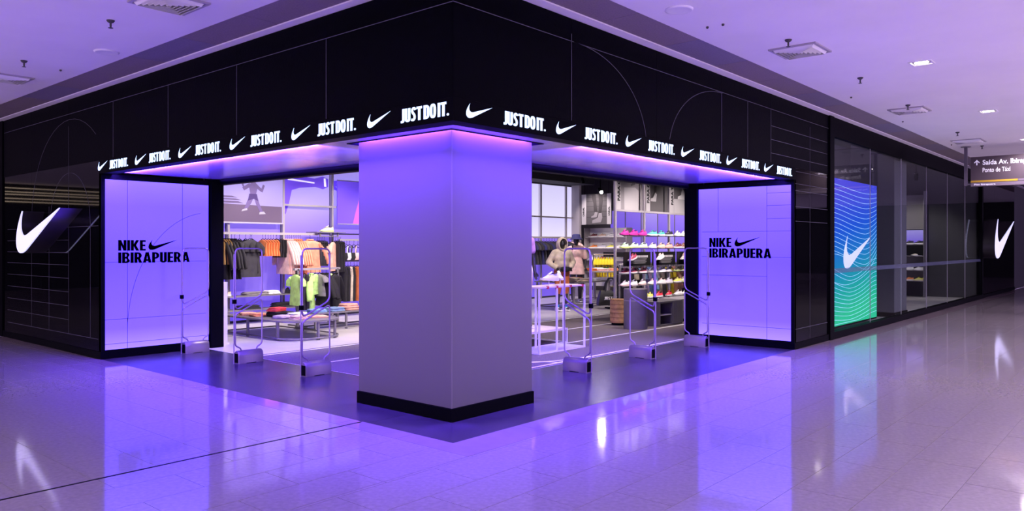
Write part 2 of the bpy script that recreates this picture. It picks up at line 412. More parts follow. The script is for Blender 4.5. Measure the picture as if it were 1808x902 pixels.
# ---- lower black walls either side of the portal
lw = struct(MB().box(.014, 1.5, YL+.07, 10.9, .10, 2.72).build('wall_left', M_blackm), 'glossy black wall left of the entrance with thin pale lines')
JW = [YL+.0, 7.96, 9.515, 10.88]
for a, b in zip(JW, JW[1:]): MB().box(0, .014, a+.002, b-.002, .10, 2.718).build('cladding_panel', M_black, lw)
MB().box(-.012, 1.5, YL-.02, 10.92, 0, .10).build('plinth', M_blackm, lw)
MB().box(-.02, .30, 10.9, 11.06, 0, ZC).build('edge_post', M_blackm, lw)
lin = lambda pts, wd=.005: ribbon([(-p[0], p[1]) for p in pts], wd, fl).build('inlay_line', M_line, lw)
for z in (1.635, 1.45, 1.269, 1.075, .876, .673, .47): lin([(7.958, z), (10.68, z)])
lin([(6.89, 1.825), (10.68, 1.825)]); lin([(6.89, .268), (10.68, .261)])
for yy, z1 in ((9.515, 1.92), (8.747, 2.15), (7.958, 3.3), (7.161, 1.88)): lin([(yy, .27), (yy, z1)], .004)
lin([(9.515, 1.92)] + [(7.93+1.58*math.cos(a), 1.92+1.475*math.sin(a)) for a in [i*PI/24 for i in range(1, 18)]], .004)
lin([(7.93+.765*math.cos(a), 1.88+.735*math.sin(a)) for a in [i*PI/20 for i in range(20, -1, -1)]], .004)

rw = struct(MB().box(XR+.07, 8.8, .014, 1.5, .10, 2.72).build('wall_right', M_blackm), 'glossy black wall between the right cheek and the window')
for a, b in ((XR, 7.85), (7.85, 8.70)): MB().box(a+.002, b-.002, 0, .014, .10, 2.718).build('cladding_panel', M_black, rw)
MB().box(7.85, 8.70, .0, .014, 2.722, ZC-.002).build('cladding_panel', M_fascia, rw)
MB().box(XR-.02, 8.8, -.012, 1.5, 0, .10).build('plinth', M_blackm, rw)
MB().box(8.66, 8.86, -.03, .12, 0, ZC).build('edge_post', M_blackm, rw)
lir = lambda pts, wd=.005: ribbon(pts, wd, fr).build('inlay_line', M_line, rw)
for z in (2.667, 2.483, 2.379, 2.14, 1.92): lir([(7.2, z), (8.6, z)])
lir([(7.2, .30), (8.6, .30)]); lir([(7.811, .12), (7.811, 3.4)], .004)

# ---- portal soffit of brushed metal panels, cove slot round the pillar head
sof = struct(MB().box(.16, XR+.1, .16, 1.80, 2.60, 2.66).box(.16, 1.80, 1.8, YL+.1, 2.60, 2.66).build('ceiling_soffit', M_blackm), 'brushed metal soffit of the portal')
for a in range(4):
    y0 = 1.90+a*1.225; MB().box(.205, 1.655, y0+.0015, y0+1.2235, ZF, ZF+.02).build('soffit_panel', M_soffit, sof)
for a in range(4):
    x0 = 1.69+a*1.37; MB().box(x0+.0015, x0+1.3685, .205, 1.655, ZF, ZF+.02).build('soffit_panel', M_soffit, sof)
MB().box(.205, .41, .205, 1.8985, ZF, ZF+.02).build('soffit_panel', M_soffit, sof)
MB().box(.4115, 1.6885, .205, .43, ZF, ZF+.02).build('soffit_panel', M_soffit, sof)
MB().box(.41, .418, .43, 1.90, ZF-.008, 2.60).box(.41, 1.69, .43, .438, ZF-.008, 2.60).box(.41, 1.69, 1.892, 1.90, ZF-.008, 2.60).box(1.682, 1.69, .43, 1.90, ZF-.008, 2.60).build('slot_trim', M_blackm, sof)
# ---- door headers and jambs
hd = struct(MB().box(1.70, 1.82, 1.78, YL+.12, 2.485, 4.2).box(1.82, XR+.1, 1.70, 1.82, 2.485, 4.2).build('trim_header', M_blackm), 'black header bar above the open shop front')
struct(MB().box(1.56, 1.76, YL-.05, YL+.16, 0, 2.6).build('trim_jamb_left', M_blackm), 'black door jamb beside the left light box')
struct(MB().box(XR-.07, XR+.16, 1.56, 1.78, 0, 2.6).build('trim_jamb_right', M_blackm), 'black door jamb beside the right light box')

# ---- corner pillar
pil = struct(MB().box(.499, 1.601, .519, 1.811, .1, 2.60).build('wall_pillar', M_blackm), 'large square satin panelled corner pillar with black plinth')
for x0, x1, y0, y1 in ((.495, .505, .516, 1.815), (.4965, 1.605, .515, .525), (1.595, 1.605, .526, 1.815), (.506, 1.594, 1.805, 1.815)):
    MB().box(x0, x1, y0, y1, .118, 2.585).build('pillar_panel', M_pillar, pil)
MB().tube([(.499, .519, .118), (.499, .519, 2.585)], .006, 6).build('corner_bead', mat('bead_grey', (.16, .145, .155), .4), pil)
MB().box(.480, 1.620, .500, 1.830, 0, .115).build('plinth', M_blackm, pil)

# ---- violet light box cheeks with the shop's name
def cheek(name, label, fn, width, vlines, hlines, extra, mk):
    r = thing(name, label, 'light box')
    mb = MB(); mb.prism([(.05, .12), (width, .12), (width, 2.465), (.05, 2.465)], fn, -.03, .0); mb.build('lit_panel', M_box, r)
    fr_ = MB()
    for u0, u1, v0, v1 in ((0, .05, .0, ZS), (.05, width, 2.465, ZS), (.05, width, .0, .12), (width, width+.02, 0, ZS)):
        fr_.prism([(u0, v0), (u1, v0), (u1, v1), (u0, v1)], fn, -.06, .012)
    fr_.build('frame', M_blackm, r)
    for u, v0, v1 in vlines: ribbon([(u, v0), (u, v1)], .005, fn).build('printed_line', M_dline, r)
    for v, u0, u1 in hlines: ribbon([(u0, v), (u1, v)], .005, fn).build('printed_line', M_dline, r)
    for pts in extra: ribbon(pts, .005, fn).build('printed_line', M_dline, r)
    mk(r)
    return r
fnL = on_y(0, YL)
t_nike = bold_text('lettering', 'NIKE', .150, .375, .004, M_print); t_ibi = bold_text('lettering', 'IBIRAPUERA', .150, 1.02, .004, M_print)
sw_small = outline_mesh('check_mark_logo', [[(x*.415, y*.415) for x, y in SW]], .004, M_print)
def mkL(r):
    put('lettering', t_nike, r, (.226, YL-.003, 1.482), ROT_Y); put('lettering', t_ibi, r, (.226, YL-.003, 1.31), ROT_Y)
    put('check_mark_logo', sw_small, r, (.64, YL-.003, 1.492), ROT_Y)
cheek('lightbox_cheek', 'violet light box beside the black wall, left of the pillar, with one sweeping arc line', fnL, 1.54, [(.351, .12, 2.465), (1.137, .12, 2.465)], [(1.323, .05, 1.5), (.533, .05, 1.5), (.197, .05, 1.5)],
      [[(1.56-1.21*math.cos(a), .35+1.70*math.sin(a)) for a in [i*1.45/22 for i in range(23)]]], mkL)
fnR = on_x(XR, 1.60)
def mkR(r):
    put('lettering', t_nike, r, (XR-.003, 1.375, 1.53), ROT_X); put('lettering', t_ibi, r, (XR-.003, 1.375, 1.36), ROT_X)
    put('check_mark_logo', sw_small, r, (XR-.003, .945, 1.54), ROT_X)
fnR2 = lambda u, v, d=0: (XR-d, u, v)
cheek('lightbox_cheek', 'violet light box right of the pillar, with a grid of straight lines', fnR2, 1.56,
      [(1.223, 1.775, 2.465), (.424, .12, 2.465)], [(2.356, .05, .424), (2.165, .05, .424), (1.966, .05, .424), (1.775, .05, 1.5), (1.377, .05, 1.5), (1.082, .424, 1.5), (.302, .05, 1.5)], [], mkR)

# ---- running LED ticker on both fascias
t_jdi = bold_text('lettering', 'JUST DO IT.', .112, .572, .003, M_ledtext, .035, .10)
sw_tick = outline_mesh('check_mark_logo', [[(x*.31, y*.335) for x, y in SW]], .003, M_ledtext)
tl = thing('led_ticker', 'black ticker screen with glowing white lettering above the left opening', 'ticker screen')
MB().box(-.012, .15, -.012, YL+.04, ZS, 2.718).build('screen_housing', M_blackm, tl)
tr_ = thing('led_ticker', 'black ticker screen with glowing white lettering above the right opening', 'ticker screen')
MB().box(.152, XR+.02, -.012, .15, ZS, 2.718).build('screen_housing', M_blackm, tr_)
for k in range(6):
    put('lettering', t_jdi, tl, (-.014, .604+1.1756*k, 2.578), ROT_X)
    put('check_mark_logo', sw_tick, tl, (-.014, 1.047+1.163*k, 2.576), ROT_X)
    put('lettering', t_jdi, tr_, (.585+1.176*k, -.014, 2.578), ROT_Y)
    put('check_mark_logo', sw_tick, tr_, (.134+1.177*k, -.014, 2.576), ROT_Y)

# ---- show window on the right
M_pane = bpy.data.materials.new('window_pane'); M_pane.use_nodes = True
nt = M_pane.node_tree; nt.nodes.remove(nt.nodes['Principled BSDF'])
tb = nt.nodes.new('ShaderNodeBsdfTransparent'); tb.inputs[0].default_value = (.86, .90, .90, 1)
gb = nt.nodes.new('ShaderNodeBsdfGlossy'); gb.inputs['Roughness'].default_value = .015
lw_ = nt.nodes.new('ShaderNodeLayerWeight'); pw = nt.nodes.new('ShaderNodeMath'); pw.operation = 'POWER'; pw.inputs[1].default_value = 4.5; nt.links.new(lw_.outputs['Facing'], pw.inputs[0])
fz = nt.nodes.new('ShaderNodeMath'); fz.operation = 'MULTIPLY_ADD'; fz.inputs[1].default_value = .2; fz.inputs[2].default_value = .03; nt.links.new(pw.outputs[0], fz.inputs[0]); mx = nt.nodes.new('ShaderNodeMixShader')
nt.links.new(fz.outputs[0], mx.inputs[0]); nt.links.new(tb.outputs[0], mx.inputs[1]); nt.links.new(gb.outputs[0], mx.inputs[2]); nt.links.new(mx.outputs[0], nt.nodes['Material Output'].inputs[0])
win = struct(MB().box(8.86, 22, -.03, .10, 0, .12).box(8.86, 22, -.012, .12, 3.37, ZC).box(21.82, 22.0, -.03, .12, .12, 3.37).build('window_1', M_blackm), 'tall frameless show window with black base')
for k in range(6):
    a = 8.87+k*2.155; MB().box(a+.004, a+2.149, .02, .030, .12, 3.37).build('pane', M_pane, win)
    if k: MB().box(a-.003, a+.003, .018, .032, .12, 3.37).build('joint', M_lgrey, win)
M_frost = mat('frosted_strip', (.12, .14, .22), .7, alpha=.35, spec=.1)
MB().box(8.9, 21.8, .014, .019, 1.09, 1.17).build('frosted_strip', M_frost, win)
wend = struct(MB().box(22, 28, .014, .3, .1, ZC).build('wall_right_end', M_blackm), 'black wall at the far end of the window')
for a in (22.0, 24.0, 26.0): MB().box(a+.002, a+1.998, 0, .014, .10, ZC-.002).build('cladding_panel', M_black, wend)
MB().box(22, 28, -.02, .05, 0, .10).build('plinth', M_blackm, wend)
struct(MB().box(28, 40, .0, .4, 0, ZC).build('wall_neighbour_right', mat('shutter_grey', (.05, .048, .055), .45)), 'dark shuttered shop front beyond the right wall')
struct(MB().box(.0, .4, 11.06, 26, 0, ZC).build('wall_neighbour_left', mat('brown_stone', (.10, .07, .06), .5)), 'brown shop front beyond the left wall')
endw = struct(MB().box(-14, .4, 26, 26.3, 0, ZC).build('wall_corridor_end', mat('dim_shop', (.010, .009, .010), .7, spec=.1)), 'dim shop front closing the left corridor')
for k, z in enumerate((3.06, 3.17, 3.31, 3.40, 3.53)): MB().box(-12, -1, 25.96, 26, z, z+.028).build('lit_louvre', mat('warm_glow', (.8, .7, .6), .5, emit=(1, .78, .5), estr=.55), endw)
struct(MB().box(39.7, 40, -14, .4, 0, ZC).build('wall_corridor_far', mat('dim_shop', (.010, .009, .010), .7, spec=.1)), 'dim wall closing the far end of the right corridor')

# ---- shop shell
struct(MB().box(1.6, 22.3, 1.6, 12.4, 4.2, 4.3).box(7.2, 22.3, .15, 1.6, 4.2, 4.3).build('ceiling_shop', M_dark), 'black open shop ceiling')
struct(MB().box(1.56, 1.78, YL+.16, 10.2, 0, 4.2).build('wall_shop_front', M_dgrey), 'inner side of the left shop front wall')
struct(MB().box(8.8, 22, 2.42, 2.52, 0, 4.2).box(XR+.16, 8.8, 1.5, 1.78, 0, 4.2).box(8.72, 8.8, 1.78, 2.42, 0, 4.2).build('wall_window_back', M_dgrey), 'grey partition behind the show window')
struct(MB().box(21.9, 22.0, .12, 2.42, 0, 4.2).build('wall_window_end', M_dgrey), 'dark end wall of the show window')
struct(MB().box(18, 18.1, 2.52, 12.2, 0, 4.2).build('wall_shop_rear', mat('rear_grey', (.13, .12, .135), .6)), 'grey rear wall of the shop')
struct(MB().box(15.2, 18, 12.1, 12.2, 0, 4.2).box(15.15, 15.2, 9.95, 12.2, 0, 4.2).build('wall_recess', M_lgrey), 'grey recess beside the mural wall')

# ================================================================== THINGS ON THE MALL CEILING
def speaker(x, y, label):
    r = thing('ceiling_speaker', label, 'speaker', (x, y, ZC), 0, 'round ceiling speakers')
    MB().lathe([(.098, -.012), (.112, -.016), (.125, -.010), (.128, 0), (.09, 0)], 28).build('rim', M_white, r, True)
    MB().lathe([(.002, -.004), (.06, -.005), (.097, -.006), (.097, -.001), (.002, -.001)], 28).build('grille', M_grey, r, True)
speaker(-.78, 4.62, 'round white ceiling speaker above the left opening'); speaker(1.98, -.90, 'round white ceiling speaker above the right opening')
def sprinkler(x, y, label):
    r = thing('sprinkler_head', label, 'sprinkler', (x, y, ZC), 0, 'sprinkler heads')
    MB().lathe([(.001, 0), (.036, 0), (.036, -.006), (.028, -.018), (.014, -.026), (.001, -.026)], 14).build('escutcheon', M_dgrey, r, True)
    MB().lathe([(.009, -.02), (.010, -.05), (.007, -.07), (.001, -.07)], 8).build('stem', M_dgrey, r, True)
    MB().lathe([(.001, -.068), (.022, -.070), (.022, -.074), (.001, -.074)], 12).build('deflector', M_dgrey, r)
for k, (x, y, lb) in enumerate([(-1.24, 3.35, 'nearest the square vent over the left corridor'), (-1.235, 5.77, 'beyond the left round speaker'), (3.64, -1.26, 'touching the nearest right vent'),
                 (6.02, -1.27, 'between the nearest right vent and the second'), (8.475, -1.235, 'touching the second right vent'), (12.13, -1.21, 'beside the third right vent'), (14.69, -1.19, 'above the hanging direction sign')]):
    sprinkler(x, y, 'dark sprinkler head on the ceiling '+lb)
for k, (x, y, lb) in enumerate([(-.79, 5.95, 'left of the left speaker'), (2.652, -.843, 'nearer the fascia beside the right speaker'), (2.664, -1.0, 'farther from the fascia beside the right speaker'), (7.265, -.78, 'between the first and second right vents'), (10.1, -.766, 'beyond the second right vent'), (14.06, -.736, 'near the direction sign post')]):
    o = MB().lathe([(.001, 0), (.012, 0), (.014, -.012), (.008, -.02), (.001, -.021)], 10).build('ceiling_sensor', M_dgrey, None, True); o.location = (x, y, ZC)
    tag(o, 'tiny dark sensor knob on the ceiling '+lb, 'sensor', 'small ceiling sensors')
def vent(x0, x1, y0, y1, label):
    r = thing('ceiling_vent', label, 'vent', ((x0+x1)/2, (y0+y1)/2, ZC), 0, 'square ceiling vents')
    a, b = (x1-x0)/2, (y1-y0)/2
    MB().box(-a, a, -b, -b+.03, -.016, 0).box(-a, a, b-.03, b, -.016, 0).box(-a, -a+.03, -b+.03, b-.03, -.016, 0).box(a-.03, a, -b+.03, b-.03, -.016, 0).build('frame', M_lgrey, r)
    MB().box(-a+.03, a-.03, -b+.03, b-.03, -.0015, 0).build('void', M_dark, r)
    for q in range(4):
        for i in range(6):
            d = .035+i*.036; m_ = MB(); L = a-d-.004
            if L < .02: continue
            m_.v += [(-L, -b+d, -.006), (L, -b+d, -.006), (L-.02, -b+d+.022, -.040), (-L+.02, -b+d+.022, -.040), (-L, -b+d, -.003), (L, -b+d, -.003), (L-.02, -b+d+.022, -.037), (-L+.02, -b+d+.022, -.037)]
            m_.f += [(0, 1, 2, 3), (7, 6, 5, 4), (0, 4, 5, 1), (1, 5, 6, 2), (2, 6, 7, 3), (3, 7, 4, 0)]
            o = m_.build('slat', M_white, r); o.rotation_euler = (0, 0, q*PI/2)
for bx, lb in [((-1.39, -.88, 2.13, 2.63), 'square slatted ceiling vent at the top left, cut by the picture edge'), ((-1.34, -.83, 6.70, 7.2), 'square slatted ceiling vent over the left corridor, farther one'),
               ((3.89, 4.40, -1.45, -.94), 'square slatted ceiling vent nearest on the right'), ((8.70, 9.22, -1.40, -.88), 'square slatted ceiling vent second on the right'), ((13.35, 13.95, -1.39, -.85), 'square slatted ceiling vent farthest on the right')]:
    vent(*bx, lb)
def downlight(x, y, label, power=60, group='recessed downlights'):
    r = thing('downlight', label, 'downlight', (x, y, ZC), 0, group)
    MB().box(-.12, .12, -.12, -.10, -.010, 0).box(-.12, .12, .10, .12, -.010, 0).box(-.12, -.10, -.1, .1, -.010, 0).box(.10, .12, -.1, .1, -.010, 0).build('frame', M_white, r)
    MB().box(-.10, .10, -.10, .10, -.0018, 0).build('reflector', M_chrome, r)
    MB().lathe([(.001, -.002), (.06, -.002), (.055, -.007), (.001, -.008)], 16, sx=.7, sy=1.3).build('lamp', M_lampglow, r, True)
    lamp('downlight_beam', 'SPOT', (0, 0, -.02), power, (.95, .80, 1.0), .06, spot=2.7, parent=r, blend=.8)
PD = 100
for k in range(4): downlight(5.64+4.25*k, -2.06, 'square downlight, %s from the camera in the right corridor row' % ORD[k], PD*1.3)
for k in range(5): downlight(-2.6+4.25*k, -6.3, 'square downlight behind the viewer, %s along the right corridor' % ORD[k], PD*(3.0+2.6*(k > 0)))
for k in range(4): downlight(-6.3, -.5+4.25*k, 'square downlight in the left corridor, %s from the viewer' % ORD[k], PD*3.4)

# hanging direction sign
sg = thing('direction_sign', 'grey hanging sign with arrow, white lettering and yellow line', 'sign', (14.68, -.89, 0))
M_sgn = mat('sign_brown_grey', (.060, .042, .050), .55); M_sgl = mat('sign_light_grey', (.15, .12, .15), .55); M_yel = mat('sign_yellow', (.45, .28, .02), .5); M_sgt = mat('sign_white', (.85, .84, .88), .5, emit=(.8, .8, .9), estr=.12)
MB().box(-.03, .03, -.03, .03, 2.84, ZC).build('post', mat('sign_post', (.10, .085, .11), .5), sg); MB().lathe([(.001, 0), (.10, 0), (.10, -.015), (.001, -.015)], 16, (0, 0, ZC)).build('post_flange', M_grey, sg)
MB().box(-.02, .02, -.12, -.03, 3.24, 3.27).build('bracket', M_grey, sg); MB().box(-.02, .02, -.12, -.03, 2.86, 2.89).build('bracket', M_grey, sg)
MB().box(-.05, .05, -2.7, -.10, 2.82, 3.45).build('board', M_sgn, sg)
MB().box(-.054, .054, -2.7, -.10, 2.82, 2.895).build('footer_band', M_sgl, sg)
MB().box(-.056, .056, -.95, -.10, 2.905, 2.945).build('yellow_line', M_yel, sg)
MB().box(-.056, .056, -2.7, -.96, 2.905, 2.945).build('pale_line', M_sgl, sg)
put('lettering', plain_text('lettering', 'Saída Av. Ibirapuera', .140, .004, M_sgt, .003, 1.02), sg, (-.054, -.32, 3.275), ROT_X)
put('lettering', plain_text('lettering', 'Ponto de Táxi', .135, .004, M_sgt, .0005, .50), sg, (-.054, -.32, 3.115), ROT_X)
put('lettering', plain_text('lettering', 'Piso Ibirapuera', .050, .004, M_sgt, .0008, .39), sg, (-.056, -.165, 2.842), ROT_X)
fsl = on_x(-.0525, 0)
MB().prism([(.205, 3.27), (.225, 3.27), (.225, 3.36), (.205, 3.36)], fsl, 0, .003).build('arrow_shaft', M_sgt, sg)
MB().prism([(.215, 3.385), (.160, 3.325), (.175, 3.313), (.215, 3.358), (.255, 3.313), (.270, 3.325)], fsl, 0, .0032).build('arrow_head', M_sgt, sg)

# projecting lit check-mark signs
def mark_sign(label, wdt, hgt, depth, loc, rot):
    r = thing('check_mark_sign', label, 'logo sign', loc); r.rotation_euler = rot
    me = outline_mesh('lit_face', [[(x*wdt, y*hgt/.351) for x, y in SW]], .02, M_sign); put('lit_face', me, r, (0, 0, depth))
    body = outline_mesh('return', [[(x*wdt, y*hgt/.351) for x, y in SW]], depth-.012, M_blackm if False else mat('sign_return', (.018, .016, .02), .35)); put('return', body, r, (0, 0, (depth-.012)/2))
mark_sign('glowing white check mark sign on the left black wall', 1.77, .64, .30, (0.0, 9.20, 1.44), ROT_X)
mark_sign('glowing white check mark sign on the far right black wall', 3.45, 1.17, .35, (21.85, 0.0, 1.18), ROT_Y)

# ================================================================== SECURITY GATES
def corner_loop(pts, rad, n=4):
    out = []; k = len(pts)
    for i in range(k):
        p, a, b = Vector(pts[i]), Vector(pts[i-1]), Vector(pts[(i+1) % k]); da = (a-p).normalized(); db = (b-p).normalized()
        r_ = min(rad, (a-p).length*.45, (b-p).length*.45); s0 = p+da*r_; s1 = p+db*r_
        for q in range(n+1):
            t = q/n; out.append(s0*(1-t)**2+p*2*t*(1-t)+s1*t*t)
    return out
def rounded_path(pts, rad, n=4):
    out = [Vector(pts[0])]
    for i in range(1, len(pts)-1):
        p, a, b = Vector(pts[i]), Vector(pts[i-1]), Vector(pts[i+1]); da = (a-p).normalized(); db = (b-p).normalized()
        r_ = min(rad, (a-p).length*.45, (b-p).length*.45); s0 = p+da*r_; s1 = p+db*r_
        for q in range(n+1):
            t = q/n; out.append(s0*(1-t)**2+p*2*t*(1-t)+s1*t*t)
    return out+[Vector(pts[-1])]
M_gate = mat('pale_gate_tube', (.30, .24, .34), .30, metal=.55)
M_gbase = mat('gate_base_metal', (.22, .185, .20), .36, metal=.5)
gate_up = MB().tube(corner_loop([(.015, 0, .70), (.405, 0, .885), (.405, 0, 1.515), (.015, 0, 1.515)], .07), .0105, 8, True).mesh('upper_loop', M_gate, True)
gate_lo = MB().tube(rounded_path([(.10, 0, .165), (.085, 0, .20), (.015, 0, .235), (.015, 0, .645), (.405, 0, .835), (.405, 0, .235), (.335, 0, .20), (.32, 0, .165)], .05), .0095, 8).mesh('lower_loop', M_gate, True)
gate_post = MB().tube([(-.004, 0, 0), (-.004, 0, 1.44)], .007, 8).mesh('post', M_gate, True)
gate_clip = MB().box(-.022, .026, -.016, .016, .79, .845).mesh('clip', M_blackm)
prof = [(-.065, 0), (-.062, .10), (-.05, .145), (-.02, .168), (.02, .168), (.05, .145), (.062, .10), (.065, 0)]
gb_ = MB(); gb_.rings([[(.03+dx, y*s, z*s2) for y, z in prof] for dx, s, s2 in ((0, .9, .96), (.012, 1, 1), (.348, 1, 1), (.36, .9, .96))])
gate_base = gb_.mesh('base', M_gbase, False, .6)
gate_cap = MB().box(.0282, .0292, -.045, .045, .01, .13).mesh('end_plate', M_blackm)
gate_foot = MB().box(.14, .28, -.068, .068, 0, .006).mesh('foot_tab', M_blackm)
for k, (x, y, rz, lb) in enumerate([(.98, 6.50, 0, 'in front of the left light box'), (.98, 5.05, 0, 'middle one in the left opening'), (.98, 3.53, 0, 'in the left opening, nearest the pillar'),
                                (3.45, 1.09, PI/2, 'in the right opening, nearest the pillar'), (4.98, 1.09, PI/2, 'middle one in the right opening'), (6.57, 1.09, PI/2, 'in front of the right light box')]):
    r = thing('security_gate', 'looped metal security gate on a rounded base, '+lb, 'security gate', (x, y, 0), rz, 'anti-theft gates across the openings')
    put('upper_loop', gate_up, r); put('lower_loop', gate_lo, r); put('post', gate_post, r); put('clip', gate_clip, r); b = put('base', gate_base, r)
    put('end_plate', gate_cap, b); put('end_plate', gate_cap, b, (.3632, 0, 0)); put('foot_tab', gate_foot, b)

# ================================================================== SHOW WINDOW CONTENTS
M_scr = bpy.data.materials.new('led_wall_gradient'); M_scr.use_nodes = True
nt = M_scr.node_tree; b = nt.nodes['Principled BSDF']; b.inputs['Base Color'].default_value = (.002, .002, .004, 1); b.inputs['Specular IOR Level'].default_value = .05; b.inputs['Roughness'].default_value = .6
tc = nt.nodes.new('ShaderNodeTexCoord'); sp = nt.nodes.new('ShaderNodeSeparateXYZ'); nt.links.new(tc.outputs['Generated'], sp.inputs[0])
ma = nt.nodes.new('ShaderNodeMath'); ma.operation = 'MULTIPLY_ADD'; ma.inputs[1].default_value = -.16; nt.links.new(sp.outputs[0], ma.inputs[0]); nt.links.new(sp.outputs[2], ma.inputs[2])
rp = nt.nodes.new('ShaderNodeValToRGB'); nt.links.new(ma.outputs[0], rp.inputs[0]); e = rp.color_ramp.elements
e[0].position = 0.0; e[0].color = (.02, .60, .33, 1); e[1].position = .88; e[1].color = (.07, .065, .80, 1)
for p_, c_ in ((.18, (.01, .42, .42, 1)), (.38, (.01, .22, .62, 1)), (.6, (.012, .10, .78, 1))):
    q = e.new(p_); q.color = c_
nt.links.new(rp.outputs[0], b.inputs['Emission Color']); b.inputs['Emission Strength'].default_value = .62
led = thing('led_wall', 'large blue to green screen with white wave lines and a check mark logo behind the window', 'screen', (9.55, .35, .06))
fw = lambda u, v, d=0: (u, -d, v)
MB().box(0, 3.08, 0.002, .16, 0, 2.72).build('cabinet', M_blackm, led)
MB().box(0, 3.08, 0, .002, .03, 2.72).build('screen', M_scr, led)
M_wave = mat('screen_line', (.5, .7, 1), .5, emit=(.40, .70, 1.0), estr=.42)
def wave(u, k):
    if k < 16:  a = .10+.016*k; return -.30*a*(1-math.cos(PI*min(1, u/.78)))*1.6 + (max(0, u-.72)**2)*(.5+.22*k)
    a = .05+.012*(30-k); return -a*math.sin(PI*min(1, u/.9)) + .35*max(0, u-.35)*(1-.02*k)
for k in range(31):
    if 16 <= k <= 17: continue
    v0 = 2.62-k*.085
    u0 = .0 if (k < 15 or k in (20, 30)) else .40
    pts = [(u0+(3.07-u0)*i/26, max(.06, min(2.7, v0+wave(i/26, k)))) for i in range(27)]
    ribbon(pts, .0075, fw, .0, .002).build('wave_line', M_wave, led)
ribbon([(.42, .10), (.42, 2.58)], .012, fw, 0, .002).build('wave_line', M_wave, led)
put('check_mark_logo', outline_mesh('check_mark_logo', [[(x*1.72, y*1.78) for x, y in SW]], .006, M_sign), led, (.97, -.004, 1.06), ROT_Y)
colm = thing('window_column', 'grey square column standing behind the show window', 'column', (13.75, .30, 0))
MB().box(0, 1.0, 0, .9, .10, 4.2).build('shaft', mat('column_grey', (.13, .125, .14), .55), colm); MB().box(-.02, 1.02, -.02, .92, 0, .10).build('base', M_blackm, colm)
wp = thing('lit_wall_board', 'pale board above the screen standing in for a lit interior wall', 'panel', (11.2, 2.40, 0))
MB().box(0, .9, -.02, .015, 2.2, 3.9).build('board', M_white, wp); MB().box(.9, .95, -.03, .015, 0, 4.1).build('edge_strip', M_lgrey, wp)  # white board stands in for a brightly lit interior wall

# ================================================================== SHOP LIGHTS
SPOT_W = 140
def track_spot(x, y, z, tx, ty, tz, label, power=None, size=1.5):
    r = thing('track_spotlight', label, 'spotlight', (x, y, z), 0, 'track spotlights under the shop ceiling')
    d = (Vector((tx, ty, tz))-Vector((x, y, z))).normalized()
    MB().tube([(0, 0, .0), (0, 0, 4.2-z)], .012, 6).build('stem', M_blackm, r)
    MB().tube([-d*.12, d*.10], .05, 12).build('can', M_blackm, r, False, .6)
    MB().tube([d*.1005, d*.104], .040, 12).build('lens', M_spotglow, r)
    q = d.to_track_quat('-Z', 'Y').to_euler()
    lamp('spot_beam', 'SPOT', tuple(d*.13), power or SPOT_W, (1, .86, .84), .05, rot=q, spot=size, parent=r, blend=.7)
AIM = ['the ochre tops', 'the charcoal t-shirt', 'the peach t-shirt', 'the mural wall behind the pillar', 'the rounded low table', 'the rectangular low table', 'the carpet near the left opening', 'the white shoe stand', 'the carpet in the right opening', 'the left bay of the shoe rack', 'the middle bay of the shoe rack', 'the right bay of the shoe rack', 'the hooded mannequin', '', 'the raised table', 'the back of the clothes tables', 'the far mural rail', 'the sneaker banner shelf', 'the rear wall panels', 'the window shelf', 'the window floor']
n = 0
for x, y, z, tx, ty, tz, pw_ in [(3.0, 7.6, 3.5, 3.2, 9.6, 1.3, 1), (4.4, 7.8, 3.5, 4.5, 9.6, 1.3, 1), (5.8, 7.8, 3.5, 5.9, 9.6, 1.2, 1), (7.6, 7.8, 3.5, 7.6, 9.6, 1.2, .7), (3.2, 5.2, 3.5, 3.0, 7.0, .3, 1.9), (4.9, 5.6, 3.5, 4.7, 7.6, .4, 1.6),
                         (3.0, 3.6, 3.5, 3.2, 3.6, 0, .5), (4.4, 2.4, 3.5, 5.0, 3.2, .6, .9), (6.2, 2.6, 3.5, 6.4, 3.6, 0, .8), (8.2, 2.5, 3.5, 8.6, 4.2, 1.0, 1), (9.6, 2.6, 3.5, 9.9, 4.2, 1.0, 1), (11.0, 2.6, 3.5, 11.2, 4.2, 1.0, 1),
                         (9.0, 5.4, 3.5, 10.2, 6.7, 1.0, 1), (10.87, 6.0, 2.85, 8.0, 2.8, 1.2, .10), (12.0, 7.8, 3.5, 13.5, 8.6, 1, 1), (13.2, 6.0, 3.5, 14.4, 7.2, 1, 1), (9.0, 7.6, 3.5, 10.5, 9.7, 1.4, .8), (14.2, 8.9, 3.5, 15.6, 9.0, 1.2, .45), (15.8, 7.0, 3.5, 17.6, 8.4, 1.5, 1), (19.5, 1.2, 3.5, 21.3, 1.7, 1.0, .5), (15.6, 1.6, 3.5, 16.2, 1.2, 0, .3)]:
    track_spot(x, y, z, tx, ty, tz, ('glaring round spotlight hanging below the dark ceiling, seen right of the pillar' if n == 13 else 'black track spotlight aimed at '+AIM[n]), SPOT_W*pw_); n += 1
for k, (x0, x1, y) in enumerate([(1.9, 17.8, 5.5), (1.9, 17.8, 7.7), (8.0, 17.8, 2.9)]):
    tag(MB().box(x0, x1, y-.02, y+.02, 3.62, 3.66).build('lighting_track', M_blackm), 'black lighting track under the shop ceiling, %s from the window side' % ORD[[1, 2, 0][k]], 'track')
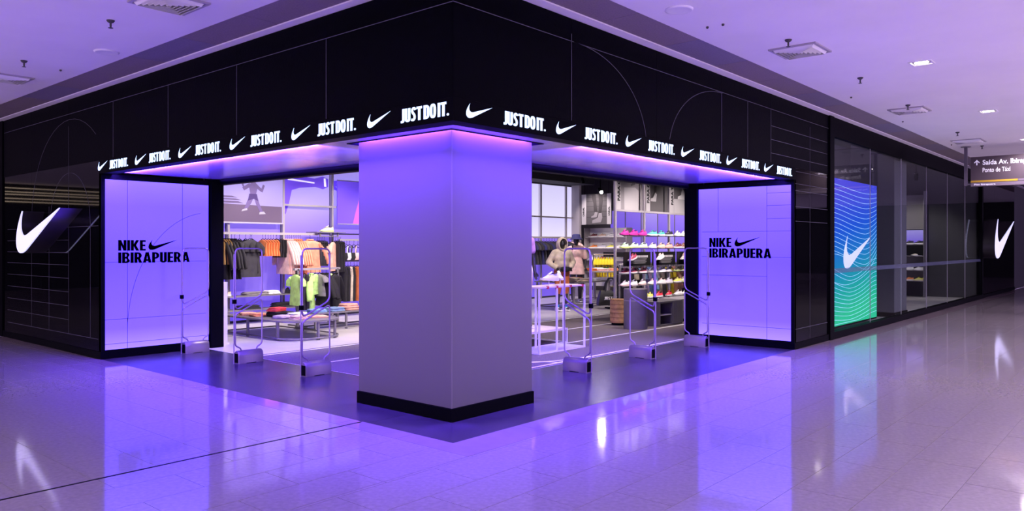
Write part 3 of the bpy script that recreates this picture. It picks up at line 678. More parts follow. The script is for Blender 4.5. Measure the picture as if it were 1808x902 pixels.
for k, (x, y0, y1, z, r_) in enumerate([(9.8, 2.6, 9.8, 3.86, .12), (12.6, 2.6, 9.8, 3.9, .15), (14.4, 2.6, 9.8, 3.75, .10)]):
    tag(MB().tube([(x, y0, z), (x, y1, z)], r_, 14).build('ceiling_duct', mat('black_duct', (.03, .03, .035), .35, metal=.6), None, True), 'dark round air duct running under the shop ceiling, %s from the entrance' % ORD[k], 'duct')
bk = tag(MB().box(1.86, 15.2, 9.15, 9.9, 3.42, 4.19).build('ceiling_bulkhead', M_dark), 'black bulkhead above the mural wall', 'bulkhead')

# ================================================================== MURAL WALL
mw = struct(MB().box(1.78, 15.15, 9.97, 10.1, 0, 4.2).build('wall_mural', M_dgrey), 'violet backlit mural wall behind the clothes rails')
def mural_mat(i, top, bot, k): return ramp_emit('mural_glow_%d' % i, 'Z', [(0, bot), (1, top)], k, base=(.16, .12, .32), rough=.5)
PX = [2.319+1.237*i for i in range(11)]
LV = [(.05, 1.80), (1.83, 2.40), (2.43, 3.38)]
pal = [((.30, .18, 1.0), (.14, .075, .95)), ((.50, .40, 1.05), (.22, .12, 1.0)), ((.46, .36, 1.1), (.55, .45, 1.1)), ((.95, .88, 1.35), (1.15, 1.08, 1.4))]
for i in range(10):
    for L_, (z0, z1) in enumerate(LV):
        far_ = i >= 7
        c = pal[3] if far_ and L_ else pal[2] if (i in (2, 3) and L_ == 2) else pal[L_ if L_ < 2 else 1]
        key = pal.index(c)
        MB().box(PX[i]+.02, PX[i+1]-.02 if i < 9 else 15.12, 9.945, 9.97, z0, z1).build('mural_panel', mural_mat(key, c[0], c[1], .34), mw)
fm = lambda y: (lambda u, v, d=0: (u, y-d, v))
# mural prints: a reaching arm across two bays
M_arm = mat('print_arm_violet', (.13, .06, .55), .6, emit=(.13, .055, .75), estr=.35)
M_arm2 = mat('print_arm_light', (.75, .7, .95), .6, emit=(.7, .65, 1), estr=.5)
arm = thing('mural_print', 'violet print of a reaching arm on the mural panels', 'print', (0, 9.943, 0))
f0 = lambda u, v, d=0: (u, -d, v)
MB().prism([(4.83, 2.30), (4.86, 2.55), (4.83, 3.10), (5.2, 3.06), (5.62, 3.02), (5.83, 3.08), (5.98, 3.03), (5.98, 2.86), (5.84, 2.80), (5.64, 2.84), (5.25, 2.80), (5.05, 2.74), (4.98, 2.45), (4.9, 2.22)], f0, 0, .002).build('arm', M_arm, arm)
MB().prism([(6.05, 3.0), (6.3, 3.02), (6.34, 2.98), (6.18, 2.95), (6.36, 2.92), (6.36, 2.88), (6.16, 2.88), (6.3, 2.80), (6.26, 2.77), (6.08, 2.82), (6.05, 2.86)], f0, .004, .006).build('hand', M_arm, arm)
MB().prism([(4.95, 2.99), (5.62, 2.94), (5.62, 2.91), (4.95, 2.95)], f0, .002, .003).build('highlight', M_arm2, arm)
MB().prism([(5.86, 3.04), (5.91, 3.04), (5.93, 2.86), (5.87, 2.86)], f0, .002, .003).build('highlight', M_arm2, arm)
# posts, rails of the wall fixture
for i in range(11):
    if i in (0,): continue
    tag(MB().box(PX[i]-.022, PX[i]+.022, 9.84, 9.90, 0, 3.38).build('wall_upright', M_lgrey), 'grey steel upright on the mural wall, %s from the left jamb' % ORD[i-1], 'upright', 'mural wall uprights')
tag(MB().box(2.1, 15.1, 9.85, 9.885, 2.395, 2.435).build('cross_rail', M_lgrey), 'grey horizontal rail across the mural wall', 'rail')
hrL = thing('garment_rail', 'perforated grey garment rail along the left mural wall', 'rail', (0, 0, 0))
MB().box(2.2, 5.42, 9.52, 9.57, 1.772, 1.822).build('bar', M_lgrey, hrL)
for xx in (3.0, 4.0, 5.0): MB().box(xx-.015, xx+.015, 9.57, 9.84, 1.775, 1.815).build('bracket', M_grey, hrL)
hrR = thing('garment_rail', 'lower grey garment rail right of the shoe shelf', 'rail', (0, 0, 0))
MB().box(5.98, 9.6, 9.52, 9.57, 1.66, 1.70).build('bar', M_lgrey, hrR)
for xx in (6.3, 7.6, 9.2): MB().box(xx-.015, xx+.015, 9.57, 9.84, 1.665, 1.695).build('bracket', M_grey, hrR)
hrM = thing('garment_rail', 'short grey rail under the sports bras', 'rail', (0, 0, 0))
MB().box(5.98, 7.2, 9.52, 9.57, 1.20, 1.235).build('bar', M_grey, hrM); MB().box(6.3, 6.33, 9.57, 9.84, 1.205, 1.23).build('bracket', M_grey, hrM)
sh = thing('shoe_ledge', 'grey bracketed ledge carrying one pale shoe above the rail', 'shelf', (0, 0, 0))
MB().box(5.32, 6.07, 9.42, 9.82, 1.832, 1.848).build('board', M_grey, sh); MB().box(5.42, 5.9, 9.45, 9.48, 1.745, 1.765).box(5.42, 5.45, 9.45, 9.48, 1.765, 1.832).box(5.87, 5.9, 9.45, 9.48, 1.765, 1.832).build('bracket', M_grey, sh)
for z, lb in ((.545, 'upper'), (.27, 'lower')):
    tag(MB().box(2.3, 5.9, 9.50, 9.84, z, z+.025).build('wall_shelf', M_grey), lb+' grey wall shelf under the hanging clothes', 'shelf')

# runner poster
ps = thing('wall_poster', 'lilac poster of a running person on a track, left of the reaching arm', 'poster', (0, 9.80, 0))
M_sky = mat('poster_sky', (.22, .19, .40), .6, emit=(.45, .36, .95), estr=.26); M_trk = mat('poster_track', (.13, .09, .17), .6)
M_hill = mat('poster_hill', (.13, .09, .21), .6); M_fig = mat('poster_figure', (.16, .11, .30), .6); M_figd = mat('poster_figure_dark', (.06, .03, .17), .6); M_figl = mat('poster_white', (.42, .40, .50), .6)
MB().box(2.5, 4.74, 0, .02, 2.00, 3.0).build('board', M_sky, ps)
MB().prism([(2.5, 2.03), (4.72, 2.03), (4.72, 2.36), (2.5, 2.40)], f0, .0, .002).build('ground', M_trk, ps)
MB().box(2.5, 4.74, -.004, 0, 2.00, 2.03).build('bottom_edge', M_figl, ps)
for z0, z1, x1 in ((2.40, 2.44, 3.85), (2.46, 2.49, 3.8), (2.51, 2.54, 3.72), (2.56, 2.60, 3.4)): MB().prism([(2.5, z0), (x1, z0), (x1-.12, z1), (2.5, z1)], f0, 0, .002).build('grandstand_tier', M_hill, ps)
run = MB()
fig = [[(4.02, 2.86), (4.10, 2.86), (4.16, 2.74), (4.12, 2.58), (4.00, 2.58), (3.97, 2.74)], [(3.98, 2.82), (3.82, 2.72), (3.86, 2.66), (4.0, 2.74)], [(3.84, 2.72), (3.78, 2.84), (3.82, 2.86), (3.88, 2.70)], [(4.12, 2.82), (4.26, 2.70), (4.22, 2.66), (4.08, 2.76)], [(4.22, 2.66), (4.28, 2.80), (4.32, 2.78), (4.27, 2.64)]]
for q, p in enumerate(fig): MB().prism(p, f0, .002, .004+.0004*q).build('runner_torso' if q == 0 else 'runner_arm', M_fig, ps)
for p in [[(4.0, 2.60), (4.10, 2.60), (4.02, 2.42), (3.92, 2.28), (3.86, 2.30), (3.93, 2.46)], [(4.06, 2.60), (4.14, 2.58), (4.2, 2.40), (4.28, 2.24), (4.22, 2.22), (4.12, 2.40)]]: MB().prism(p, f0, .003, .006).build('runner_leg', M_fig, ps)
MB().prism([(3.97, 2.60), (4.14, 2.60), (4.17, 2.46), (4.07, 2.50), (3.94, 2.46)], f0, .006, .008).build('runner_shorts', M_figd, ps)
MB().prism(oval(4.07, 2.92, .045, .055, 14, 2), f0, .003, .006).build('runner_head', M_figd, ps)
for p in [[(3.80, 2.24), (3.93, 2.27), (3.92, 2.31), (3.82, 2.28)], [(4.19, 2.19), (4.34, 2.20), (4.30, 2.25), (4.2, 2.24)]]: MB().prism(p, f0, .006, .008).build('runner_shoe', M_figl, ps)
pv = thing('wall_poster', 'deep violet poster with a pink glow, right of the reaching arm', 'poster', (0, 9.80, 0))
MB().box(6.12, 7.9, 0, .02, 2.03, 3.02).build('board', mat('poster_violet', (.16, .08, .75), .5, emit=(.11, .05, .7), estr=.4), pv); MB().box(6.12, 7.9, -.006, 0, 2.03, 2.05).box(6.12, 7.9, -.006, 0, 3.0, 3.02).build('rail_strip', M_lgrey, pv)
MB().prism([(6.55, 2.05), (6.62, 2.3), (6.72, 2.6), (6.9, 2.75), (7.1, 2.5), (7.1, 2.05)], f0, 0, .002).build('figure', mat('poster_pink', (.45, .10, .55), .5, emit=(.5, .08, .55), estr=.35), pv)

# ================================================================== GARMENTS
def cloth(name, col, rough=.85): return mat('cloth_'+name, col, rough, noise=(9, .22))
C_black = cloth('black', (.016, .014, .020)); C_char = cloth('charcoal', (.035, .032, .042)); C_gold = cloth('ochre', (.42, .25, .09)); C_brown = cloth('brown', (.20, .09, .05))
C_or = cloth('orange', (.72, .22, .07)); C_coral = cloth('coral', (.80, .33, .20)); C_pink = cloth('pale_pink', (.82, .55, .52)); C_lime = cloth('lime', (.50, .80, .24)); C_grey = cloth('mid_grey', (.24, .22, .23))
C_rust = cloth('rust', (.48, .13, .04)); C_cream = cloth('cream', (.66, .56, .43)); C_white = cloth('white', (.85, .83, .86)); C_navy = cloth('navy', (.02, .02, .10)); C_sky = cloth('sky', (.32, .52, .80)); C_yel = cloth('yellow', (.85, .66, .03)); C_red = cloth('red', (.65, .06, .07)); C_lil = cloth('lilac', (.55, .42, .72)); C_denim = cloth('denim', (.22, .32, .50)); C_dgreen = cloth('green', (.06, .16, .06)); C_peach = cloth('peach', (.85, .45, .33))
def sack(mb, prof, n=16, rip=.22, ph=0.0, c=(0, 0, 0)):
    """cloth body of flattened rings; prof rows: (z, half width, half depth)"""
    k = len(prof)
    mb.rings([[(c[0]+w_*math.cos(2*PI*j/n)*(1+.04*math.sin(5*2*PI*j/n+ph+i*.4)), c[1]+d_*math.sin(2*PI*j/n)*(1+rip*(i/k)*math.sin(6*2*PI*j/n+ph+i*.5)), c[2]+z) for j in range(n)] for i, (z, w_, d_) in enumerate(prof)])
def top_mesh(name, m, h=.66, w_=.25, sl=.20, d_=.035, flare=1.05, collar=False, ph=0.0):
    mb = MB(); sack(mb, [(0.0, .075, .02), (-.012, .09, .028), (-.05, w_*.80, d_*.9), (-.09, w_*.90, d_), (-.2, w_*.84, d_*1.1), (-h*.6, w_*.86, d_*1.15), (-h*.85, w_*.92*flare, d_*1.2), (-h, w_*.94*flare, d_*1.15)], ph=ph)
    for s in ((-1, 1) if sl > .1 else ()):
        p0 = Vector((s*w_*.72, 0, -.075)); p1 = p0+Vector((s*sl*.48, 0, -sl*.88)); mid = (p0+p1)/2+Vector((s*.03, 0, .01))
        mb.tube([p0, mid, p1], [.045, .062, .060 if sl < .3 else .045], 9)
    if collar: mb.tube([(.07*math.cos(a), .03*math.sin(a)-.005, .005) for a in [i*2*PI/10 for i in range(10)]], .014, 6, True)
    return mb.mesh(name, m, True)
def pant_mesh(name, m, h=.95, w_=.18, d_=.04):
    mb = MB(); sack(mb, [(0, w_*.85, d_*.7), (-.04, w_*.9, d_*.8), (-.18, w_, d_), (-.27, w_*.98, d_)])
    for s in (-1, 1): sack(mb, [(-.22, w_*.50, d_), (-.5*h, w_*.44, d_*.95), (-.8*h, w_*.40, d_*.9), (-h, w_*.38, d_*.85)], 12, c=(s*w_*.50, 0, 0))
    return mb.mesh(name, m, True)
def bra_mesh(name, m):
    mb = MB(); sack(mb, [(-.14, .10, .03), (-.17, .125, .04), (-.23, .135, .05), (-.28, .13, .035)], 14)
    for s in (-1, 1): mb.tube([(s*.085, 0, -.15), (s*.075, 0, -.07), (s*.05, 0, -.01)], .011, 6)
    return mb.mesh(name, m, True)
G_tee = top_mesh('shirt_cloth', C_black); G_long = top_mesh('jacket_cloth', C_black, .70, .27, .50, .05, 1.02, True); G_tank = top_mesh('tank_cloth', C_black, .46, .19, .05, .03, 1.0)
G_pant = pant_mesh('trouser_cloth', C_black); G_short = pant_mesh('shorts_cloth', C_black, .36, .19, .05); G_bra = bra_mesh('bra_cloth', C_black)
hg = MB().tube([(0, 0, .02), (0, 0, .06), (.012, 0, .085), (.0, 0, .10), (-.014, 0, .09)], .003, 5)
hg.tube([(-.17, 0, -.055), (-.09, 0, -.012), (0, 0, .02), (.09, 0, -.012), (.17, 0, -.055)], .006, 5)
G_hang = hg.mesh('hanger', M_blackm); G_hangw = hg.mesh('hanger', M_white)
KIND = {'tee': (G_tee, 'hanging_shirt', 'shirt'), 'long': (G_long, 'hanging_jacket', 'jacket'), 'tank': (G_tank, 'sleeveless_shirt', 'sleeveless shirt'), 'pant': (G_pant, 'hanging_trousers', 'trousers'), 'short': (G_short, 'hanging_shorts', 'shorts'), 'bra': (G_bra, 'hanging_sports_bra', 'sports bra')}
def garment(kind, m, x, y, z, rz, label, group, sc=(1, 1, 1)):
    me, nm, cat = KIND[kind]
    r = thing(nm, label, cat, (x, y, z-.10), rz, group)
    o = put('cloth', me, r, m=m); o.scale = sc
    put('hanger', G_hang, r)
    return r
ACROSS = PI/2     # hung across the rail, edge-on from the entrance
ZR = 1.775
def row(kind, m, x0, x1, n, col, place, group, z=ZR, y=9.54, sc=(1, 1, 1), rz=ACROSS):
    for i in range(n):
        x = x0+(x1-x0)*(i/(n-1) if n > 1 else .5)
        lab = '%s %s, %s' % (col, cat_word[kind], place) if n == 1 else '%s %s, %s from the left of its bunch, %s' % (col, cat_word[kind], ORD[i], place)
        half = {'tee': .042, 'long': .062, 'tank': .037, 'pant': .042, 'short': .05, 'bra': .05}[kind]
        sy = sc[1] if n == 1 else min(sc[1], max(.3, (x1-x0)/(n-1)*.47/half))
        garment(kind, m, x, y, z, rz+random.uniform(-.05, .05), lab, group, (sc[0], sy, sc[2]))
cat_word = {'tee': 'shirt', 'long': 'jacket', 'tank': 'sleeveless shirt', 'pant': 'trousers', 'short': 'shorts', 'bra': 'sports bra'}
WG = 'clothes on the left mural wall rail'
row('tee', C_black, 2.62, 2.98, 4, 'black', 'left end of the wall rail', WG, sc=(1, 1, .85))
row('tank', C_lil, 3.06, 3.06, 1, 'lilac', 'at the left end of the wall rail', WG, sc=(1, 1, .8))
row('tank', C_gold, 3.17, 3.38, 5, 'ochre', 'left end of the wall rail', WG, sc=(.95, 1.2, 1.05))
row('long', C_black, 3.28, 3.56, 5, 'long black', 'behind the ochre tops', WG, sc=(1, 1, 1.10), y=9.62)
garment('tee', C_char, 3.82, 9.50, ZR, .10, 'large charcoal t-shirt facing the entrance on the wall rail', WG, (1.0, 1.6, 1.12))
row('tee', C_black, 3.68, 3.95, 3, 'black', 'behind the large charcoal t-shirt', WG, y=9.66, sc=(.9, 1, 1.0))
row('tank', C_or, 4.12, 4.42, 6, 'orange', 'right of the charcoal t-shirt', WG, sc=(.9, 1.1, .72))
row('short', C_black, 4.44, 4.56, 3, 'black', 'right of the orange tops', WG, sc=(1, 1, 1.0))
row('long', C_pink, 4.58, 4.78, 5, 'pale pink', 'left of the coral jackets', WG, sc=(1, 1, 1.0))
row('long', C_coral, 4.84, 4.99, 4, 'coral', 'left of the open coral jacket', WG, sc=(1, 1, 1.04))
garment('long', C_coral, 5.20, 9.50, ZR, -.12, 'open coral jacket facing the entrance on the wall rail', WG, (.98, 1.5, .98))
row('pant', C_char, 5.42, 5.60, 5, 'charcoal', 'right of the open coral jacket', WG, z=1.745, sc=(.8, 1, .55))
garment('tee', C_peach, 5.76, 9.48, 1.735, .55, 'peach t-shirt hanging in front of the dark trousers', WG, (.72, 1.3, .95))
row('pant', C_black, 5.88, 6.02, 4, 'black', 'right end of the upper wall rail', WG, z=1.745, sc=(.9, 1, .70))
for xx in (5.55, 5.85): pass
WB = 'sports bras on the right rail'
for i, (xx, m_) in enumerate([(6.16, C_black), (6.24, C_white), (6.36, C_black), (6.47, C_pink), (6.6, C_black), (6.8, C_lil)]):
    garment('bra', m_, xx, 9.52, 1.66, .3, '%s sports bra, %s from the left on the short right rail' % (['black', 'white strapped', 'black', 'pink', 'black', 'lilac'][i], ORD[i]), WB, (1.05, 1.3, 1.15))
WL = 'trousers on the low right rail'
for i, (xx, m_, c_) in enumerate([(6.05, C_black, 'black'), (6.13, C_black, 'black'), (6.20, C_cream, 'cream striped'), (6.27, C_black, 'black'), (6.37, C_rust, 'rust'), (6.45, C_rust, 'rust'), (6.55, C_rust, 'rust'), (6.7, C_black, 'black')]):
    garment('pant', m_, xx, 9.52, 1.19, ACROSS+.2, '%s trousers, %s from the left on the low rail under the sports bras' % (c_, ORD[i]), WL, (.85, 1, .80))
# free standing rack behind the low tables
rk = thing('clothes_rack', 'free-standing grey clothes rack behind the low display tables', 'clothes rack', (0, 8.45, 0))
MB().box(4.12, 5.18, -.03, .03, 1.08, 1.12).build('bar', M_lgrey, rk)
for xx in (4.20, 5.12): MB().box(xx-.02, xx+.02, -.03, .03, .03, 1.10).build('post', M_grey, rk); MB().box(xx-.02, xx+.02, -.3, .3, 0, .03).build('foot', M_grey, rk)
WR = 'clothes on the free-standing rack'
for i, (kd, m_, xx, rz, c_, sc) in enumerate([('tee', C_lime, 4.17, ACROSS, 'lime shirt', (.9, 1, .9)), ('pant', C_char, 4.27, ACROSS, 'charcoal trousers', (.9, 1.2, .72)), ('pant', C_char, 4.36, ACROSS, 'charcoal trousers', (.9, 1.2, .72)), ('long', C_lime, 4.50, .9, 'long lime shirt', (.75, 1.2, .98)), ('tee', C_lime, 4.60, .5, 'short lime t-shirt', (.6, 1.2, .60)), ('tee', C_grey, 4.70, ACROSS, 'grey shirt', (.8, 1.1, .66)),
     ('long', C_black, 4.78, ACROSS, 'black jacket', (.9, 1, .9)), ('long', C_black, 4.86, ACROSS, 'black jacket', (.9, 1, .95)), ('tee', C_lime, 4.95, .4, 'printed lime t-shirt', (.55, 1.2, .58)), ('long', C_black, 5.08, .5, 'black hooded jacket', (.8, 1.2, 1.0))]):
    garment(kd, m_, xx, 8.45, 1.10, rz, '%s, %s from the left on the free-standing rack' % (c_, ORD[i]), WR, sc)

# ================================================================== SHOES
def shoe_parts():
    N = 16; n = 12
    def prof(t):   # half width, top height, toe spring
        hw = .047*(math.sin(PI*min(1, .12+.88*t))**.38) if t < .5 else .047*(math.sin(PI*min(1, max(.02, 1.02-t)+.06))**.42)
        hw *= .86+.20*math.sin(PI*(1-t)*.9)
        return hw
    sole = MB(); up = MB(); R = []; U = []
    L = .29
    for i in range(N+1):
        t = i/N; hw = max(.006, prof(t)); x = (t-.5)*L      # heel at t=0, toe at t=1
        th = .030+.012*(1-t)**1.5; toe = .014*max(0, t-.72)/.28
        R.append([(x, -hw, toe+.004), (x, -hw*.8, toe), (x, hw*.8, toe), (x, hw, toe+.004), (x, hw*1.03, th*.6+toe), (x, hw*.96, th+toe*.4), (x, -hw*.96, th+toe*.4), (x, -hw*1.03, th*.6+toe)])
    sole.rings(R)
    for i in range(N+1):
        t = i/N; hw = max(.004, prof(t))*.93; x = (t-.5)*L*.97; th = .026+.012*(1-t)**1.5
        if t < .10: h = .105-.02*(t/.10)
        elif t < .36: h = .085+.012*((t-.10)/.26)
        elif t < .5: h = .097-.010*((t-.36)/.14)
        else: h = .087-.060*((t-.5)/.5)**1.1
        h = max(h, th+.006); lean = .62 if .05 < t < .5 else .75
        U.append([(x, hw*math.cos(a)*(1 if math.sin(a) < .5 else lean+.2*(1-math.sin(a))), th+(h-th)*max(0, math.sin(a))) for a in [PI*j/(n-1) for j in range(n)]])
    up.rings(U)
    lace = MB()
    for i in range(4):
        t = .46+i*.075; x = (t-.5)*L; z = .095-.055*((t-.42)/.5)
        lace.tube([(x, -.024, z-.010), (x, 0, z+.004), (x, .024, z-.010)], .004, 5)
    ton = MB().rings([[(x, w_*math.cos(a), z+.008*math.sin(a)) for a in [2*PI*j/8 for j in range(8)]] for x, w_, z in ((-.04, .018, .118), (-.015, .022, .102), (.02, .022, .086))])
    opn = MB().rings([[(x, w_*math.cos(a), z+.004*math.sin(a)) for a in [2*PI*j/8 for j in range(8)]] for x, w_, z in ((-.125, .004, .105), (-.11, .022, .097), (-.07, .027, .097), (-.035, .022, .102))])
    return sole.mesh('sole', M_white, True), up.mesh('upper', C_white, True), lace.mesh('laces', M_white, True), ton.mesh('tongue', C_white, True), opn.mesh('collar_lining', C_black, True)
S_sole, S_up, S_lace, S_ton, S_opn = shoe_parts()
SM = {k: mat('shoe_'+k, c, .5) for k, c in dict(magenta=(.60, .03, .32), teal=(.05, .42, .38), black=(.02, .02, .022), white=(.85, .83, .84), mint=(.55, .80, .60), grey=(.42, .40, .42), tan=(.70, .50, .40), salmon=(.80, .42, .35), maroon=(.18, .04, .05), wine=(.40, .04, .10), pale=(.62, .60, .72), cream=(.80, .72, .55), lemon=(.80, .78, .15), pinky=(.85, .62, .60), red=(.65, .02, .05), orange=(.85, .25, .05), solegum=(.85, .75, .45), solelime=(.70, .85, .30), brown=(.28, .14, .08)).items()}
def shoe(x, y, z, rz, upper, sole, label, group=None, tilt=0, s=1.0, lace=None, nm='running_shoe'):
    r = thing(nm, label, 'shoe', (x, y, z), rz, group); r.scale = (s, s, s)
    if tilt: r.rotation_euler = (0, tilt, rz)
    put('sole', S_sole, r, m=SM[sole]); u = put('upper', S_up, r, m=SM[upper]); put('laces', S_lace, u, m=SM[lace or sole]); put('tongue', S_ton, u, m=SM[upper]); put('collar_lining', S_opn, u)
    return r
shoe(5.66, 9.56, 1.848, PI, 'cream', 'solelime', 'pale cream shoe with lime sole alone on the bracketed ledge', s=1.15)
shoe(4.78, 9.66, .57, .7, 'black', 'black', 'black shoe on the upper wall shelf, left one of the pair', 'black pair on the wall shelf'); shoe(4.95, 9.68, .57, .4, 'black', 'grey', 'black and grey shoe on the upper wall shelf, right one of the pair', 'black pair on the wall shelf')
shoe(3.32, 9.62, .57, 2.6, 'cream', 'white', 'cream shoe at the left end of the upper wall shelf')

# ================================================================== LEFT SIDE TABLES AND FOLDED CLOTHES
def frame_table(name, label, outline, z, legs, m=None, th=.025, loc=(0, 0, 0), lower=True):
    m = m or M_grey
    r = thing(name, label, 'table', loc)
    MB().prism(outline, lambda u, v, d: (u, v, d), z-th, z).build('table_top', m, r)
    if lower:
        cx = sum(p[0] for p in outline)/len(outline); cy = sum(p[1] for p in outline)/len(outline)
        MB().tube([(cx+(u-cx)*.985, cy+(v-cy)*.985, .035) for u, v in outline], .014, 6, True).build('foot_frame', m, r)
    for x, y in legs: MB().box(x-.018, x+.018, y-.018, y+.018, 0, z-th).build('leg', m, r)
    return r
t1 = [(2.70, 8.60), (2.70, 6.95)] + arc(3.20, 6.85, .50, 180, 270, 8)[0:] + [(3.30, 6.35)] + arc(3.35, 6.85, .50, 270, 360, 8) + [(3.85, 8.60)]
frame_table('low_display_table', 'low grey display table with a rounded front end', t1, .325, [(2.73, 8.55), (2.73, 7.72), (2.73, 6.80), (3.22, 6.38), (3.60, 6.45), (3.82, 8.55), (3.82, 7.72)])
frame_table('low_display_table', 'low grey rectangular display table nearest the pillar', [(3.90, 7.45), (6.2, 7.45), (6.2, 8.1), (3.90, 8.1)], .325, [(3.94, 7.49), (4.62, 7.49), (6.1, 7.49), (3.94, 8.06), (6.1, 8.06)])
def folded(x, y, z, w_, d_, h, rz, m, label, group, nm='folded_garment', cat='folded clothes', n=3, seed=0):
    rnd = random.Random(seed+int(x*100)+int(y*37)); r = thing(nm, label, cat, (x, y, z), rz, group)
    for i in range(n):
        a, b_ = w_/2*(1-.05*i), d_/2*(1-.05*i); z0, z1 = h*i/n, h*(i+1)/n*.985; ox, oy = rnd.uniform(-.012, .012), rnd.uniform(-.012, .012)
        R = []
        for q, (s_, zz) in enumerate(((.94, z0), (1, z0+(z1-z0)*.3), (1, z0+(z1-z0)*.7), (.9, z1), (.45, z1+.004))):
            R.append([(ox+a*s_*u*(1+rnd.uniform(-.03, .03)), oy+b_*s_*v*(1+rnd.uniform(-.03, .03)), zz+(rnd.uniform(-.004, .006) if q > 2 else 0)) for u, v in oval(0, 0, 1, 1, 14, 5)])
        MB().rings(R).build('fold', m, r, True)
    return r
FT = 'folded clothes on the low rounded table'
for i, (x, y, w_, d_, h, m, c_) in enumerate([(2.96, 8.12, .30, .26, .05, C_peach, 'peach'), (2.98, 7.80, .28, .26, .05, C_coral, 'coral'), (3.16, 7.50, .32, .30, .09, C_black, 'black'), (3.40, 7.62, .28, .26, .06, C_char, 'charcoal'), (3.02, 7.12, .30, .26, .05, C_lil, 'lilac'), (3.38, 7.20, .34, .28, .07, C_white, 'white and lilac'), (3.12, 6.78, .28, .24, .06, C_pink, 'pale pink'), (3.50, 6.82, .36, .24, .035, C_peach, 'flat peach')]):
    folded(x, y, .325, w_, d_, h, random.uniform(-.3, .3), m, c_+' folded garment on the low rounded table', FT, seed=i)
folded(3.16, 7.50, .42, .30, .26, .06, .3, C_red, 'red folded garment lying on the black one on the rounded table', FT, seed=40)
F2 = 'folded clothes on the low rectangular table'
for i, (x, y, w_, d_, h, m, c_) in enumerate([(4.12, 7.70, .34, .30, .06, C_sky, 'pale blue'), (4.48, 7.66, .36, .30, .07, C_denim, 'denim blue'), (4.84, 7.70, .34, .32, .12, C_peach, 'thick peach'), (5.22, 7.72, .36, .30, .05, C_coral, 'coral'), (5.6, 7.74, .34, .30, .06, C_white, 'white'), (4.62, 7.90, .3, .2, .05, C_black, 'black')]):
    folded(x, y, .325, w_, d_, h, random.uniform(-.3, .3), m, c_+' folded garment on the low rectangular table', F2, seed=20+i)
FS = 'folded clothes on the wall shelves'
for i, (x, z, w_, h, m, c_) in enumerate([(2.95, .570, .4, .04, C_black, 'black'), (4.02, .570, .55, .06, C_grey, 'grey'), (4.40, .570, .3, .07, C_white, 'white'), (3.15, .295, .45, .08, C_black, 'black'), (3.85, .295, .5, .07, C_black, 'black flat'), (4.7, .295, .6, .09, C_black, 'wide black'), (5.45, .295, .4, .07, C_char, 'charcoal')]):
    folded(x, 9.66, z, w_, .28, h, 0, m, '%s folded garment on the %s wall shelf' % (c_, 'upper' if z > .4 else 'lower'), FS, seed=60+i)
hat = thing('baseball_cap', 'dark cap lying at the right end of the upper wall shelf', 'cap', (5.55, 9.64, .57))
MB().lathe([(.10, 0), (.105, .04), (.09, .10), (.05, .135), (.001, .14)], 16).build('crown', C_brown, hat, True); MB().prism(arc(0, -.02, .15, 180, 360, 10, .17), lambda u, v, d: (u, v, d), .004, .012).build('visor', C_char, hat)
pd_ = thing('stepped_pedestal', 'white stepped display pedestal just inside the left jamb', 'pedestal', (1.80, 7.0, 0))
MB().box(0, .16, 0, .32, 0, .98).build('lower_block', M_white, pd_); MB().box(0, .085, .0, .32, .98, 1.52).build('upper_block', M_white, pd_)
MB().box(-.01, .18, -.02, .34, 0, .03).build('base_plate', M_white, pd_)

# ================================================================== SHOE WALL (right)
sw_ = thing('shoe_wall_rack', 'tall grey post rack with glass shelves full of shoes', 'shoe rack', (0, 4.2, 0))
for xx in (8.745, 9.853, 10.911, 11.95, 12.95): MB().box(xx-.022, xx+.022, -.022, .022, 0, 3.6).build('post', M_lgrey, sw_)
SHZ = [1.765, 1.50, .985, .735, .45]
for z in SHZ:
    for a, b_ in ((8.775, 9.823), (9.883, 10.881), (10.941, 11.92), (11.98, 12.92)): MB().box(a, b_, -.16, .16, z-.012, z).build('glass_shelf', M_glass, sw_)
    MB().tube([(8.745, -.17, z-.006), (12.95, -.17, z-.006)], .006, 6).build('shelf_rail', M_chrome, sw_)
MB().box(8.745, 12.95, -.02, .02, 2.25, 2.29).build('cross_bar', M_lgrey, sw_)
M_info = mat('black_info_panel', (.008, .008, .010), .4); M_infot = mat('info_print', (.62, .60, .62), .6)
for q, (a, b_) in enumerate(((8.78, 9.82), (9.89, 10.88), (10.945, 11.92), (11.985, 12.92))):
    pnl = thing('information_panel', 'black information panel with fine white print, %s from the left on the shoe rack' % ORD[q], 'panel', (a, 4.02, 1.14), 0, 'black panels on the shoe rack')
    MB().box(0, b_-a, 0, .012, 0, .285).build('board', M_info, pnl)
    fq = lambda u, v, d=0: (u, -d, v)
    rr = random.Random(q); u = .32
    while u < b_-a-.12:                      # headline rendered as letter-sized blocks too small to read
        wd = rr.uniform(.02, .045); MB().prism([(u, .17), (u+wd, .17), (u+wd, .215), (u, .215)], fq, 0, .001).build('headline_print', M_infot, pnl); u += wd+.010
    for l in range(4): MB().prism([(.26, .135-.028*l), (b_-a-.16-.05*(l % 2), .135-.028*l), (b_-a-.16-.05*(l % 2), .147-.028*l), (.26, .147-.028*l)], fq, 0, .001).build('text_line', mat('info_print_dim', (.25, .24, .26), .6), pnl)
XS = [8.95, 9.28, 9.63, 10.03, 10.40, 10.72, 11.12, 11.40, 11.70, 12.15, 12.5, 12.8]
